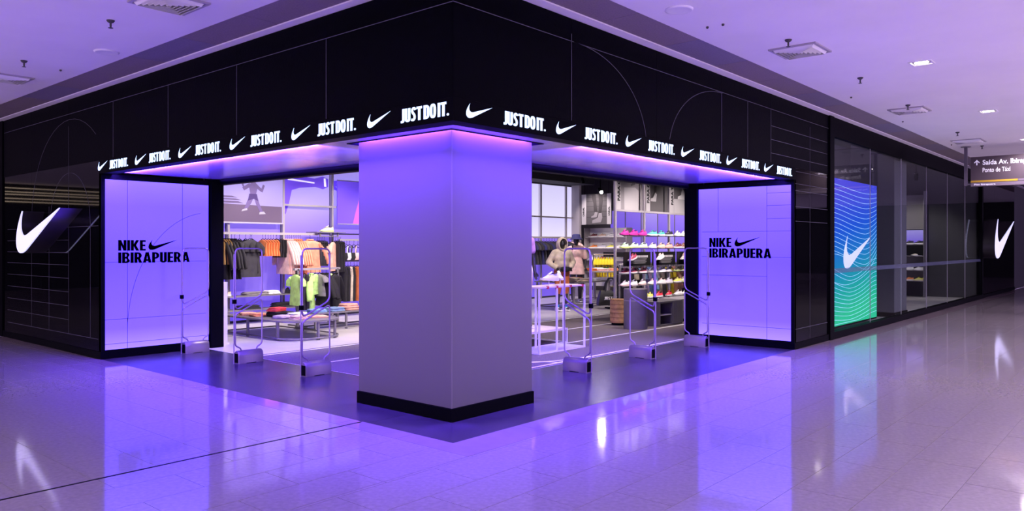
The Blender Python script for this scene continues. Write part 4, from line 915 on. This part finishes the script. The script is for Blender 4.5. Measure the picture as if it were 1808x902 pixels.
rows_ = [('top', 1.765, [('magenta', 'magenta')]*3 + [('teal', 'white'), ('teal', 'white'), ('black', 'white'), ('white', 'white'), ('white', 'white'), ('white', 'white'), ('grey', 'white'), ('white', 'white'), ('black', 'white')]),
         ('second', 1.50, [('mint', 'solelime')]*3 + [('grey', 'white'), ('tan', 'tan'), ('salmon', 'salmon'), ('maroon', 'white'), ('brown', 'white'), ('white', 'white'), ('grey', 'white'), ('tan', 'white'), ('mint', 'white')]),
         ('third', .985, [('wine', 'white')]*3 + [('pale', 'white')]*3 + [('cream', 'solelime'), ('lemon', 'white'), ('cream', 'solelime'), ('white', 'white'), ('pale', 'white'), ('wine', 'white')]),
         ('fourth', .735, [('white', 'pinky'), ('white', 'white'), ('white', 'pinky'), ('pinky', 'white'), ('pinky', 'white'), ('pale', 'white'), ('lemon', 'white'), ('cream', 'solelime'), ('white', 'white'), ('white', 'white'), ('pale', 'white'), ('white', 'white')])]
for nm, z, lst in rows_:
    for i, (u_, s_) in enumerate(lst):
        shoe(XS[i], 4.12, z, PI+random.uniform(-.25, .1), u_, s_, '%s shoe, %s from the left on the %s glass shelf' % (u_.replace('pale', 'pale blue').replace('pinky', 'pale pink').replace('wine', 'wine red'), ORD[i], nm), 'shoes on the glass shelf rack')
for i, (u_, xx) in enumerate([('lemon', 9.7), ('lemon', 9.95), ('red', 10.30), ('red', 10.75), ('white', 11.15), ('white', 11.5), ('white', 11.8)]):
    shoe(xx, 4.12, .45, PI+random.uniform(-.2, .2), u_, 'white', '%s shoe, %s from the left on the lowest glass shelf' % (u_, ORD[i]), 'shoes on the glass shelf rack')
for q, xx in enumerate((8.93, 10.02, 11.08)):      # single shoe mounted on each information panel
    shoe(xx+.08, 3.96, 1.27, PI, ['wine', 'pinky', 'tan'][q], 'white', '%s shoe mounted on the %s black information panel' % (['wine red', 'pale pink', 'tan'][q], ORD[q]), 'shoes mounted on the panels', tilt=.25)

# banners over the shoe wall
M_bgrey = mat('banner_grey', (.27, .25, .27), .8); M_bwhite = mat('banner_white', (.46, .44, .46), .8); M_bdark = mat('banner_dark', (.085, .078, .085), .8); M_bprint = mat('banner_print', (.01, .01, .012), .7); M_leg = mat('banner_leg', (.035, .03, .034), .8); M_legl = mat('banner_leg_light', (.11, .10, .11), .8)
def banner(x0, x1, label, word, back, z0=2.29, z1=3.6, y=4.32):
    r = thing('hanging_banner', label, 'banner', (x0, y, 0), 0, 'photo banners over the shoe rack')
    wd = x1-x0
    MB().box(0, wd, 0, .05, z0, z1).build('board', back, r)
    MB().box(0, wd, -.004, .054, z0-.03, z0).build('bottom_rail', M_grey, r)
    for u_ in (.1, wd-.1): MB().tube([(u_, .025, z1), (u_, .025, 4.2)], .006, 6).build('hanger_rod', M_blackm, r)
    MB().box(.0, .17, -.003, 0, z0, z1).build('margin_strip', M_bwhite, r)
    me = bold_like(word); o = put('lettering', me, r, (.135, -.004, z0+.18)); o.rotation_euler = Matrix(((0, -1, 0), (0, 0, -1), (1, 0, 0))).to_euler()
    return r
def bold_like(word): return plain_text('lettering', word, .125, .002, M_bprint, .006)
b1 = banner(8.97, 10.10, 'pale photo banner of feet beside a white block, leftmost over the shoes', 'PARA CORRER', M_bgrey)
MB().prism([(.30, 2.30), (.86, 2.30), (.86, 2.72), (.72, 2.78), (.30, 2.76)], f0, 0, .002).build('printed_block', M_bwhite, b1)
MB().prism([(.66, 3.4), (.74, 3.4), (.73, 3.0), (.72, 2.84), (.56, 2.80), (.55, 2.83), (.64, 2.88), (.66, 3.0)], f0, .002, .004).build('printed_leg', M_legl, b1)
MB().prism([(.78, 3.4), (.88, 3.4), (.98, 3.05), (1.05, 2.75), (1.06, 2.52), (1.02, 2.50), (1.0, 2.72), (.90, 3.0)], f0, .002, .005).build('printed_leg', M_legl, b1)
b2 = banner(10.13, 11.15, 'dark photo banner of a walking foot, middle one over the shoes', 'PARA CORRER', M_bdark)
MB().prism([(.34, 3.4), (.44, 3.4), (.46, 3.0), (.44, 2.75), (.40, 2.62), (.24, 2.55), (.22, 2.60), (.34, 2.72), (.36, 3.0)], f0, 0, .002).build('printed_leg', M_leg, b2)
MB().prism([(.20, 2.52), (.42, 2.52), (.46, 2.68), (.40, 2.72), (.30, 2.60), (.20, 2.58)], f0, .002, .004).build('printed_shoe', M_bwhite, b2)
b3 = banner(11.18, 12.16, 'white photo banner of a white shoe on a block, rightmost over the shoes', 'PARA TREINAR', M_legl)
MB().prism([(.18, 2.29), (1.06, 2.29), (1.06, 2.62), (.18, 2.62)], f0, 0, .002).build('printed_block', M_bwhite, b3)
MB().prism([(.35, 2.62), (.72, 2.62), (.74, 2.72), (.62, 2.84), (.56, 2.88), (.50, 2.72), (.36, 2.68)], f0, .002, .004).build('printed_shoe', M_white, b3)
banner(12.19, 13.1, 'dark photo banner at the hidden end of the shoe rack', 'PARA TREINAR', M_bdark)

# sneaker photo banner deep in the shop
b4 = thing('hanging_banner', 'grey photo banner of legs in high-top sneakers deep in the shop', 'banner', (15.0, 9.5, 0))
fb = lambda u, v, d=0: (-d, -u, v)
MB().box(-.0, .05, -1.08, 0, 2.20, 3.12).build('board', M_bdark, b4)
for u_ in (.1, .98): MB().tube([(.025, -u_, 3.12), (.025, -u_, 4.2)], .006, 6).build('hanger_rod', M_blackm, b4)
for u0, u1 in ((0, .17), (.93, 1.08)): MB().prism([(u0, 2.2), (u1, 2.2), (u1, 3.12), (u0, 3.12)], fb, 0, .003).build('margin_strip', M_bwhite, b4)
for u0 in (.10, 1.03):
    o = put('lettering', plain_text('lettering', 'CASUAL', .075, .002, M_bprint, .004), b4, (-.005, -u0, 2.45)); o.rotation_euler = Matrix(((0, 0, -1), (0, 1, 0), (1, 0, 0))).to_euler()
for z in (2.42, 2.58, 2.74, 2.9, 3.02): MB().prism([(.18, z), (.92, z), (.92, z+.012), (.18, z+.012)], fb, 0, .002).build('brick_line', M_leg, b4)
for p in ([(.38, 3.12), (.52, 3.12), (.55, 2.85), (.58, 2.60), (.52, 2.55), (.46, 2.60), (.44, 2.85), (.38, 3.0)], [(.62, 3.12), (.76, 3.12), (.78, 2.9), (.72, 2.52), (.63, 2.52), (.65, 2.85)]): MB().prism(p, fb, .003, .005).build('printed_leg', M_leg, b4)
for p in ([(.36, 2.40), (.56, 2.42), (.60, 2.56), (.50, 2.58), (.46, 2.48), (.36, 2.44)], [(.40, 2.24), (.72, 2.26), (.77, 2.40), (.74, 2.54), (.64, 2.54), (.60, 2.40), (.40, 2.32)]): MB().prism(p, fb, .005, .007).build('printed_shoe', M_bgrey, b4)
tag(MB().box(15.02, 15.12, 9.60, 9.90, 0, 4.15).build('shop_column', M_lgrey), 'narrow grey column at the right end of the mural wall', 'column')

# rear wall light panels seen through the shoe rack
for i in range(6):
    for q, (z0, z1) in enumerate(((1.0, 1.85), (1.89, 2.75))):
        y1 = 10.4-i*.62
        MB().box(17.96, 18.0, y1-.60, y1, z0, z1).build('lit_panel', mural_mat(0 if (i+q) % 3 else 1, *pal[0 if (i+q) % 3 else 1], .34), bpy.data.objects['wall_shop_rear'])
    MB().box(17.93, 17.97, 10.4-i*.62-.62, 10.4-i*.62-.60, .9, 2.8).build('panel_frame', M_grey, bpy.data.objects['wall_shop_rear'])
MB().box(17.93, 17.97, 6.7, 10.4, 1.855, 1.885).build('panel_frame', M_grey, bpy.data.objects['wall_shop_rear'])

# ================================================================== RIGHT SIDE FURNITURE
st = thing('wooden_stool', 'round stacked-wood stool on a dark base beside the grey drum', 'stool', (8.45, 3.92, .008))
MB().lathe([(.001, 0), (.145, 0), (.145, .05), (.001, .05)], 24).build('base', M_blackm, st, True)
M_w1 = mat('birch_ply', (.52, .30, .13), .55, noise=(14, .25)); M_w2 = mat('birch_ply_dark', (.36, .19, .08), .55, noise=(14, .25))
for i in range(16): MB().lathe([(.001, .05+i*.0285), (.172, .05+i*.0285), (.175, .058+i*.0285), (.172, .0765+i*.0285), (.001, .0765+i*.0285)], 24).build('ply_layer', M_w1 if i % 3 else M_w2, st, False, .6)
dr = thing('display_drum', 'tall dark grey cylindrical display drum on the carpet', 'display drum', (8.09, 3.32, .008))
M_drum = mat('drum_grey', (.17, .155, .175), .5, noise=(6, .12))
MB().lathe([(.001, 0), (.215, 0), (.22, .01), (.22, .735), (.21, .745), (.001, .745)], 36).build('body', M_drum, dr, False, .6)
MB().lathe([(.2205, .52), (.222, .522), (.222, .53), (.2205, .532), (.2195, .526)], 36).build('band', M_lgrey, dr)
bx_ = thing('slotted_block', 'dark grey ribbed block with open shelf slot between drum and bench', 'display block', (8.62, 3.10, .008), .0)
M_blk = mat('block_grey', (.115, .105, .115), .55)
MB().box(0, .90, .02, .50, .44, .47).box(0, .90, .02, .50, 0, .03).box(0, .04, .02, .50, .03, .44).box(.50, .90, .02, .50, .03, .44).box(.04, .5, .46, .5, .03, .44).build('carcass', M_blk, bx_)
MB().box(.04, .50, .04, .46, .20, .22).build('shelf', M_lgrey, bx_)
for i in range(12): MB().box(.515+i*.032, .533+i*.032, .0, .02, .03, .46).build('rib', M_blk, bx_)
bn = thing('upholstered_bench', 'long pale grey upholstered bench in front of the shoe rack', 'bench', (9.75, 3.28, .008))
M_uph = mat('bench_grey', (.27, .25, .265), .8, noise=(40, .1))
MB().box(0, 2.6, 0, .5, .22, .46).build('seat', M_uph, bn); MB().box(0, 2.6, .004, .496, .06, .215).build('body', M_drum, bn); MB().box(.05, 2.55, .05, .45, 0, .06).build('base', M_blackm, bn)
# white shoe stand with red clips
ws = thing('shoe_stand', 'tall white tubular stand with red clips carrying two white shoes', 'stand', (4.20, 2.50, .008))
M_tubw = mat('white_tube', (.85, .84, .87), .35)
MB().box(0, 1.12, 0, .42, .0, .022).build('base_plate', M_tubw, ws)
MB().box(0, 1.12, 0, .42, .935, .955).build('top_plate', mat('stand_top', (.80, .66, .66), .4), ws)
for x, y in ((.012, .012), (.42, .012), (1.108, .012), (.012, .408), (.42, .408), (1.108, .408)): MB().box(x-.012, x+.012, y-.012, y+.012, .022, .935).build('post', M_tubw, ws)
M_clip = mat('red_clip', (.55, .02, .04), .4)
for x, y in ((.20, 0), (.42, 0), (.75, 0), (1.05, 0)): MB().box(x-.018, x+.018, y-.006, y+.02, .925, .962).build('clip', M_clip, ws)
for x in (.45, .72): MB().tube([(x, .18, .955), (x, .18, 1.03)], .006, 6).build('pin', M_tubw, ws)
shoe(4.66, 2.68, 1.035, PI-.15, 'white', 'white', 'white chunky shoe on the white stand, nearer the pillar', 'pair on the white stand', tilt=-.05, s=1.12); shoe(4.95, 2.72, 1.035, PI+.9, 'white', 'white', 'white chunky shoe on the white stand, farther from the pillar', 'pair on the white stand', s=1.12)
lp = thing('low_platform', 'low white framed platform under the mannequin in tie-dye trousers', 'platform', (4.45, 3.02, .008))
MB().box(0, 1.12, 0, .85, .215, .24).build('deck', mat('platform_deck', (.78, .68, .66), .5), lp)
for x, y in ((.012, .012), (1.108, .012), (.012, .838), (1.108, .838)): MB().box(x-.012, x+.012, y-.012, y+.012, 0, .215).build('leg', M_tubw, lp)
MB().tube([(.012, .012, .012), (1.108, .012, .012), (1.108, .838, .012), (.012, .838, .012)], .012, 4, True).build('foot_frame', M_tubw, lp)
# shopping bag on a wheeled stand
bg = thing('shopping_bag', 'large black shopping bag with white lettering hanging from a stand', 'bag', (11.55, 6.15, 0), -.72)
MB().rings([[(-.34, -.10, .10), (.34, -.10, .10), (.34, .10, .10), (-.34, .10, .10)], [(-.33, -.12, .22), (.33, -.12, .22), (.33, .12, .22), (-.33, .12, .22)], [(-.27, -.07, .46), (.27, -.07, .46), (.27, .07, .46), (-.27, .07, .46)]]).build('body', mat('black_nylon', (.012, .012, .014), .4, bump=(9, .5)), bg, False, .5)
for yy in (-.075, .075): MB().tube([(-.16, yy, .44), (-.13, yy*.8, .62), (-.05, yy*.4, .76), (.05, yy*.4, .76), (.13, yy*.8, .62), (.16, yy, .44)], .022, 6).build('handle', mat('black_nylon', (.012, .012, .014), .4), bg)
put('lettering', bold_text('lettering', 'JUST DO IT.', .075, .46, .003, M_white, .035, .10), bg, (-.20, -.128, .24), ROT_Y)
bs = thing('bag_stand', 'dark stand with flat foot holding the shopping bag', 'stand', (11.70, 6.02, 0), -.72)
MB().tube([(.0, .22, .0), (.0, .22, 1.0), (0, .10, 1.04), (0, 0, .98)], .014, 8).build('pole', M_blackm, bs); MB().box(-.25, .25, .0, .40, 0, .025).build('foot', M_blackm, bs)
for sx_ in (-.2, .2): MB().ell((sx_, .05, .02), (.02, .02, .02), 8, 6).build('caster', M_blackm, bs)

# clothes tables deeper in the shop
frame_table('display_table', 'grey display table of cream and orange clothes beside the hooded mannequin', [(10.85, 6.75), (12.5, 6.75), (12.5, 8.0), (10.85, 8.0)], .66, [(10.9, 6.8), (12.45, 6.8), (10.9, 7.95), (12.45, 7.95)], M_grey, .03)
frame_table('display_table', 'grey raised display table behind the first clothes table', [(13.0, 7.2), (14.4, 7.2), (14.4, 8.6), (13.0, 8.6)], .86, [(13.05, 7.25), (14.35, 7.25), (13.05, 8.55), (14.35, 8.55)], M_lgrey, .03)
FR = 'folded clothes on the right display tables'
for i, (x, y, z, m, c_) in enumerate([(11.05, 7.75, .66, C_cream, 'cream'), (11.05, 7.35, .66, C_white, 'white'), (11.1, 6.98, .66, C_cream, 'thick cream'), (11.5, 7.7, .66, C_or, 'orange'), (11.5, 7.3, .66, C_pink, 'pale pink'), (11.55, 6.95, .66, C_cream, 'flat cream'), (11.95, 7.5, .66, C_coral, 'coral'), (12.0, 7.0, .66, C_white, 'flat white')]):
    folded(x, y, z, .36, .32, .10 if 'thick' in c_ else .07, .2*i, m, c_+' folded garment on the table beside the hooded mannequin', FR, seed=80+i)
for i, (x, y, m, c_) in enumerate([(13.2, 8.3, C_cream, 'cream'), (13.2, 7.9, C_or, 'orange'), (13.25, 7.5, C_pink, 'pink'), (13.7, 8.0, C_white, 'white'), (13.75, 7.5, C_coral, 'coral')]):
    folded(x, y, .86, .36, .32, .07, .2*i, m, c_+' folded garment on the raised table behind', FR, seed=95+i)
ry = thing('clothes_rack', 'chrome rack of yellow shirts right of the mannequin in the bucket hat', 'clothes rack', (0, 0, 0))
ra, rb = Vector((14.55, 8.74, 0)), Vector((14.86, 8.22, 0)); ang = math.atan2(rb.y-ra.y, rb.x-ra.x)
MB().tube([(ra.x, ra.y, 1.30), (rb.x, rb.y, 1.30)], .015, 8).build('bar', M_chrome, ry)
for p in (ra, rb): MB().tube([(p.x, p.y, 0), (p.x, p.y, 1.30)], .018, 8).build('post', M_chrome, ry); MB().box(p.x-.03, p.x+.03, p.y-.03, p.y+.03, 0, .03).build('foot', M_grey, ry)
for i in range(7):
    t = (i+.6)/7.2; q = ra.lerp(rb, t)
    r = garment('tee', C_yel, q.x, q.y, 1.31, ang+ACROSS, 'yellow shirt with a green band, %s from the left on the chrome rack' % ORD[i], 'yellow shirts on the chrome rack', (.75, .85, .88))
    put('printed_band', MB().box(-.165, .165, -.044, .044, -.33, -.29).mesh('printed_band', C_dgreen), r)
# dark clothes on the mural wall seen between the mannequins, and colourful clothes behind the shoe rack
hr2 = thing('garment_rail', 'grey garment rail on the far part of the mural wall', 'rail', (0, 0, 0)); MB().box(11.9, 15.0, 9.52, 9.57, 1.772, 1.822).build('bar', M_lgrey, hr2); MB().box(12.5, 12.53, 9.57, 9.84, 1.775, 1.815).box(14.6, 14.63, 9.57, 9.84, 1.775, 1.815).build('bracket', M_grey, hr2)
for i in range(16): garment('tee', [C_black, C_navy, C_char][i % 3], 12.4+i*.13, 9.54, ZR, ACROSS, '%s shirt, %s from the left on the far mural rail' % (['black', 'navy', 'charcoal'][i % 3], ORD[i]), 'dark shirts on the far mural rail', (1, .9, 1))
for i in range(3): garment('tee', C_pink, 14.55+i*.12, 9.54, ZR, ACROSS-.2, 'pink shirt, %s from the left at the end of the far mural rail' % ORD[i], 'pink shirts on the far mural rail', (1, .9, 1.1))
rr_ = thing('clothes_rack', 'long grey rack of coloured clothes behind the shoe rack', 'clothes rack', (0, 5.15, 0)); MB().box(10.35, 13.6, -.02, .02, 1.12, 1.15).build('bar', M_lgrey, rr_)
for xx in (10.4, 12.0, 13.55): MB().box(xx-.02, xx+.02, -.02, .02, 0, 1.12).build('post', M_grey, rr_)
rl = [(C_black, 'black'), (C_char, 'charcoal'), (C_cream, 'cream'), (C_black, 'black'), (C_sky, 'pale blue'), (C_lil, 'lilac'), (C_sky, 'blue'), (C_white, 'white'), (C_cream, 'cream'), (C_grey, 'grey'), (C_yel, 'yellow'), (C_yel, 'yellow'), (C_peach, 'peach'), (C_peach, 'peach'), (C_black, 'black'), (C_yel, 'yellow')]
for i, (m_, c_) in enumerate(rl): garment('tee' if i % 3 else 'long', m_, 10.5+i*.195, 5.15, 1.13, 1.15 if i % 2 else 1.25, '%s garment, %s from the left on the rack behind the shoes' % (c_, ORD[i]), 'clothes on the rack behind the shoes', (.72, 1.0, 1.0))
# shelf unit with shoes under the sneaker banner
su = thing('shoe_shelf_unit', 'pale shelf unit with single shoes under the sneaker banner', 'shelf unit', (15.3, 8.3, 0))
MB().box(.3, .34, -.2, 1.3, .3, 2.1).build('back_panel', M_white, su)
for z in (.75, 1.12, 1.48, 1.82): MB().box(0, .3, -.2, 1.3, z-.02, z).build('shelf', M_lgrey, su)
for y0 in (-.22, 1.3): MB().box(0, .34, y0, y0+.02, 0, 2.1).build('side_panel', M_lgrey, su)
MB().box(-.01, 0, -.2, .6, 1.22, 1.36).build('sign_strip', M_info, su)
k = 0
for z, cl in ((1.82, ['maroon', 'tan', 'white', 'white']), (1.48, ['orange', 'pale', 'lemon', 'white']), (1.12, ['white', 'wine', 'white', 'pale']), (.75, ['tan', 'pale', 'white', 'salmon'])):
    for i, c_ in enumerate(cl): shoe(15.45, 9.4-.32*i, z, PI/2+.3, c_, 'white', '%s shoe, %s from the left on the %s board under the sneaker banner' % (c_.replace('pale', 'pale blue'), ORD[i], ['highest', 'second', 'third', 'lowest'][k]), 'shoes under the sneaker banner')
    k += 1
# shelf at the end of the show window
wsu = thing('window_shelf_unit', 'narrow shoe shelf at the far end of the show window with photo above', 'shelf unit', (21.3, 1.4, 0))
for y0 in (0, .62): MB().box(-.1, .3, y0-.02, y0, 0, 3.2).build('side_panel', M_grey, wsu)
for z in (.50, .82, 1.25, 1.6): MB().box(-.1, .3, 0, .60, z-.02, z).build('shelf', M_lgrey, wsu)
MB().box(.26, .3, 0, .6, 2.05, 3.1).build('photo_panel', M_bgrey, wsu); MB().box(.26, .3, 0, .6, 1.62, 2.03).build('lit_panel', mural_mat(1, *pal[1], .34), wsu); MB().box(-.08, -.06, 0, .6, 1.27, 1.55).build('info_board', M_info, wsu); MB().box(.2, .25, 0, .6, .5, 1.6).build('back_panel', M_bgrey, wsu)
for i, (z, c_, y_) in enumerate([(.50, 'lemon', .15), (.50, 'orange', .42), (.82, 'white', .15), (.82, 'white', .42), (1.25, 'cream', .2), (1.6, 'black', .15), (1.6, 'black', .42)]):
    shoe(21.25, 1.4+y_, z, PI/2+.4, c_, 'white' if c_ != 'lemon' else 'solegum', '%s shoe on the narrow window shelf, %s from the floor up' % (c_, ORD[i]), 'shoes on the window shelf')

# ================================================================== MANNEQUINS
M_man = mat('mannequin_black', (.018, .016, .018), .38)
def fuse(name, shapes, m, voxel=.014, smooth=6):
    """tubes and ellipsoids fused into one continuous skin"""
    mb = MB()
    for s in shapes:
        if s[0] == 't': mb.tube(s[1], s[2], 12); mb.ell(s[1][0], (s[2][0],)*3, 12, 8); mb.ell(s[1][-1], (s[2][-1],)*3, 12, 8)
        else: mb.ell(s[1], s[2], 16, 12)
    me = mb.mesh(name); o = bpy.data.objects.new(name, me); COL.objects.link(o)
    rm = o.modifiers.new('r', 'REMESH'); rm.mode = 'VOXEL'; rm.voxel_size = voxel
    sm = o.modifiers.new('s', 'SMOOTH'); sm.iterations = smooth; sm.factor = .5
    out = bpy.data.meshes.new_from_object(o.evaluated_get(bpy.context.evaluated_depsgraph_get())); bpy.data.objects.remove(o)
    out.name = name; out.materials.clear(); out.materials.append(m)
    out.polygons.foreach_set('use_smooth', [True]*len(out.polygons))
    return out
def body_shapes(arms, legs, headturn=0):
    S = [('e', (0, -.01, 1.60), (.072, .092, .112)), ('e', (0, -.035, 1.545), (.05, .06, .06)), ('e', (0, -.10, 1.585), (.012, .016, .02)), ('e', (.07, .0, 1.59), (.012, .022, .03)), ('e', (-.07, .0, 1.59), (.012, .022, .03)),
         ('t', [(0, .01, 1.40), (0, 0, 1.52)], [.055, .045]), ('e', (0, 0, 1.28), (.155, .10, .17)), ('e', (0, 0, 1.10), (.115, .085, .14)), ('e', (0, .01, .96), (.16, .105, .12)), ('t', [(-.15, 0, 1.40), (0, .01, 1.43), (.15, 0, 1.40)], [.05, .05, .05])]
    for sh_, el, wr in arms:
        S += [('t', [sh_, el], [.050, .038]), ('t', [el, wr], [.038, .026])]
        d = (Vector(wr)-Vector(el)).normalized(); sd = d.cross(Vector((0, 1, 0))); sd = sd.normalized() if sd.length > .1 else Vector((1, 0, 0)); W = Vector(wr)
        S.append(('e', tuple(W+d*.045), (.032, .026, .042)))
        for f, L_ in ((-.027, .058), (-.009, .070), (.009, .066), (.027, .050)):
            b0 = W+d*.075+sd*f; b1 = b0+d*L_*.55; b2 = b1+d*L_*.35+Vector((0, -.018, -.006)); S.append(('t', [tuple(b0), tuple(b1), tuple(b2)], [.0095, .0085, .0075]))
        t0 = W+d*.03+sd*.03; t1 = t0+sd*.028+d*.03; S.append(('t', [tuple(t0), tuple(t1), tuple(t1+d*.03)], [.011, .010, .008]))
    for hp, kn, an in legs:
        S += [('t', [hp, kn], [.088, .056]), ('t', [kn, tuple(Vector(kn)*.55+Vector(an)*.45+Vector((0, .015, 0))), an], [.054, .056, .036]), ('e', (an[0], an[1]-.055, .045), (.042, .12, .040))]
    return S
def seg_shapes(arms, legs, grow_arm=1.5, arm_len=1.0):
    S = []
    for sh_, el, wr in arms: S += [('t', [sh_, el], [.062*grow_arm/1.3, .052*grow_arm/1.3]), ('t', [el, tuple(Vector(el).lerp(Vector(wr), .88))], [.052*grow_arm/1.3, .040*grow_arm/1.3])]
    return S
A_down = [((-.19, 0, 1.38), (-.24, .02, 1.12), (-.22, -.05, .90)), ((.19, 0, 1.38), (.24, .02, 1.12), (.23, -.05, .90))]
A_hip = [((-.19, 0, 1.38), (-.33, .04, 1.16), (-.20, -.12, 1.02)), ((.19, 0, 1.38), (.33, .04, 1.16), (.19, -.12, 1.03))]
L_stand = [((-.09, 0, .93), (-.10, -.02, .52), (-.10, .02, .09)), ((.09, 0, .93), (.10, -.03, .52), (.11, .02, .09))]
L_walk = [((-.09, 0, .93), (-.10, -.08, .52), (-.10, -.10, .09)), ((.09, 0, .93), (.11, .04, .52), (.12, .12, .09))]
def mannequin(label, loc, rz, arms, legs, dress, s=1.0):
    r = thing('mannequin', label, 'mannequin', loc, rz); r.scale = (s, s, s)
    put('body', fuse('body', body_shapes(arms, legs), M_man, .0125), r)
    dress(r, arms, legs)
    return r
def legs_cloth(r, legs, m, grow=1.16, to=.94, nm='trousers'):
    S = [('e', (0, .01, .97), (.172, .118, .13))]
    for hp, kn, an in legs: S += [('t', [hp, kn], [.094*grow, .062*grow]), ('t', [kn, tuple(Vector(kn).lerp(Vector(an), to))], [.061*grow, .048*grow])]
    return put(nm, fuse(nm, S, m, .016), r)
def man_shoes(r, legs, up, so):
    for hp, kn, an in legs:
        h = put('shoe_sole', S_sole, r, (an[0], an[1]-.055, 0), (0, 0, -PI/2), SM[so]); put('shoe_upper', S_up, h, m=SM[up]); h.scale = (1.02, 1.08, 1.1)
def dress_C(r, arms, legs):
    S = [('e', (0, 0, 1.27), (.205, .15, .20)), ('e', (0, 0, 1.12), (.20, .15, .17)), ('t', [(-.16, 0, 1.40), (0, .01, 1.43), (.16, 0, 1.40)], [.075, .08, .075])] + seg_shapes(arms, legs, 1.75)
    put('hoodie', fuse('hoodie', S, C_cream, .017), r)
    hood = MB(); R = []
    for i in range(9):
        a = math.radians(-58+i*36.5); R = R
    for i in range(9):      # open hood shell round the head
        t = i/8; a = math.radians(-20+220*t); cy, cz = .03-.145*math.cos(a)*.0, 0
    Ro = []; n = 18
    for q, (y_, sc_) in enumerate(((-.10, 1.0), (-.06, 1.08), (.0, 1.12), (.07, 1.0), (.12, .68), (.135, .2))): Ro.append([(.118*sc_*math.cos(2*PI*j/n), y_, 1.585+.155*sc_*math.sin(2*PI*j/n)) for j in range(n)])
    Ri = [[(p[0]*.86, p[1]-.002 if k2 == 0 else p[1]-.01, 1.585+(p[2]-1.585)*.88) for p in ring] for k2, ring in enumerate(Ro[:5])]
    hood.rings(Ri[::-1]+Ro, caps=False); hood.f.append(tuple(range(n))); hood.f.append(tuple(len(hood.v)-n+j for j in range(n)))
    put('hood', hood.mesh('hood', C_cream, True), r)
    legs_cloth(r, legs, C_rust, 1.22, .22, 'shorts')
    legs_cloth_lower = fuse('leggings', [('t', [tuple(Vector(kn).lerp(Vector(an), .1)), tuple(Vector(kn).lerp(Vector(an), .78))], [.060, .045]) for hp, kn, an in legs], C_char, .014); put('leggings', legs_cloth_lower, r)
    put('socks', fuse('socks', [('t', [(an[0], an[1], .16), (an[0], an[1], .10)], [.045, .048]) for hp, kn, an in legs], mat('sock_blue', (.02, .22, .60), .8), .012), r)
    put('waist_bag', fuse('waist_bag', [('e', (.02, -.15, 1.00), (.16, .05, .065))], C_black, .012), r)
    put('bag_strap', MB().tube([(.19*math.cos(a), .15*math.sin(a), 1.03+.02*math.cos(a)) for a in [2*PI*i/20 for i in range(20)]], .012, 6, True).mesh('bag_strap', C_black, True), r)
    man_shoes(r, legs, 'white', 'white')
mannequin('black mannequin in a cream hooded jacket, rust shorts and waist bag', (10.28, 6.70, 0), -.45, A_hip, L_stand, dress_C, 1.0)
def dress_D(r, arms, legs):
    S = [('e', (0, 0, 1.28), (.18, .125, .19)), ('e', (0, 0, 1.10), (.145, .115, .16)), ('t', [(-.16, 0, 1.40), (0, .01, 1.43), (.16, 0, 1.40)], [.062, .07, .062])]
    for sh_, el, wr in arms: S.append(('t', [sh_, tuple(Vector(sh_).lerp(Vector(el), .8))], [.064, .066]))
    put('dress_bodice', fuse('dress_bodice', S, C_pink, .016), r)
    mb = MB(); sack(mb, [(1.14, .15, .12), (1.05, .175, .135), (.90, .20, .16), (.74, .215, .175), (.73, .20, .16)], 24, .10); put('dress_skirt', mb.mesh('dress_skirt', C_pink, True), r)
    legs_cloth(r, legs, C_char, 1.03, .92, 'leggings')
    hb = put('bucket_hat', MB().lathe([(.165, 1.625), (.17, 1.632), (.115, 1.68), (.105, 1.74), (.08, 1.765), (.001, 1.77)], 24, (0, -.01, 0)).mesh('bucket_hat', C_navy, True), r)
    put('shoulder_strap', MB().tube([(-.12, -.10, 1.36), (-.10, -.03, 1.47), (-.10, .08, 1.42), (-.03, .12, 1.25), (.1, .12, 1.08)], .012, 6).mesh('shoulder_strap', C_black, True), r)
    man_shoes(r, legs, 'white', 'white')
mannequin('black mannequin in a pale pink dress, dark leggings and navy bucket hat', (11.0, 6.45, 0), -1.1, A_down, L_walk, dress_D, 1.03) if False else mannequin('black mannequin in a pale pink dress, dark leggings and navy bucket hat', (12.72, 8.05, .0), -.75, A_down, L_walk, dress_D, 1.06)
def dress_A(r, arms, legs):
    S = [('e', (0, 0, 1.28), (.17, .12, .18)), ('e', (0, 0, 1.10), (.13, .10, .15)), ('t', [(-.16, 0, 1.40), (0, .01, 1.43), (.16, 0, 1.40)], [.06, .065, .06])]
    for sh_, el, wr in arms: S.append(('t', [sh_, tuple(Vector(sh_).lerp(Vector(el), .6))], [.062, .062]))
    put('shirt', fuse('shirt', S, cloth('violet_pink', (.55, .28, .62)), .016), r)
    legs_cloth(r, legs, mat('cloth_tie_dye', (.85, .40, .25), .85, noise=(6, .1), tint=(.95, .88, .85)), 1.25, .9)
    man_shoes(r, legs, 'white', 'white')
mannequin('black mannequin in tie-dye trousers on the low white platform, half behind the pillar', (4.98, 3.50, .248), -.3, A_down, L_stand, dress_A, 1.0)
def dress_B(r, arms, legs):
    S = [('e', (0, 0, 1.27), (.19, .135, .20)), ('e', (0, 0, 1.09), (.165, .13, .17)), ('t', [(-.16, 0, 1.40), (0, .01, 1.43), (.16, 0, 1.40)], [.065, .07, .065])]
    for sh_, el, wr in arms: S.append(('t', [sh_, tuple(Vector(sh_).lerp(Vector(el), .5))], [.066, .070]))
    put('shirt', fuse('shirt', S, C_sky, .016), r)
    legs_cloth(r, legs, C_grey, 1.2, .35, 'shorts'); man_shoes(r, legs, 'white', 'white')
mannequin('black mannequin in a sky blue shirt and grey shorts behind the white stand', (8.9, 6.95, 0), .2, A_hip, L_stand, dress_B, 1.0)
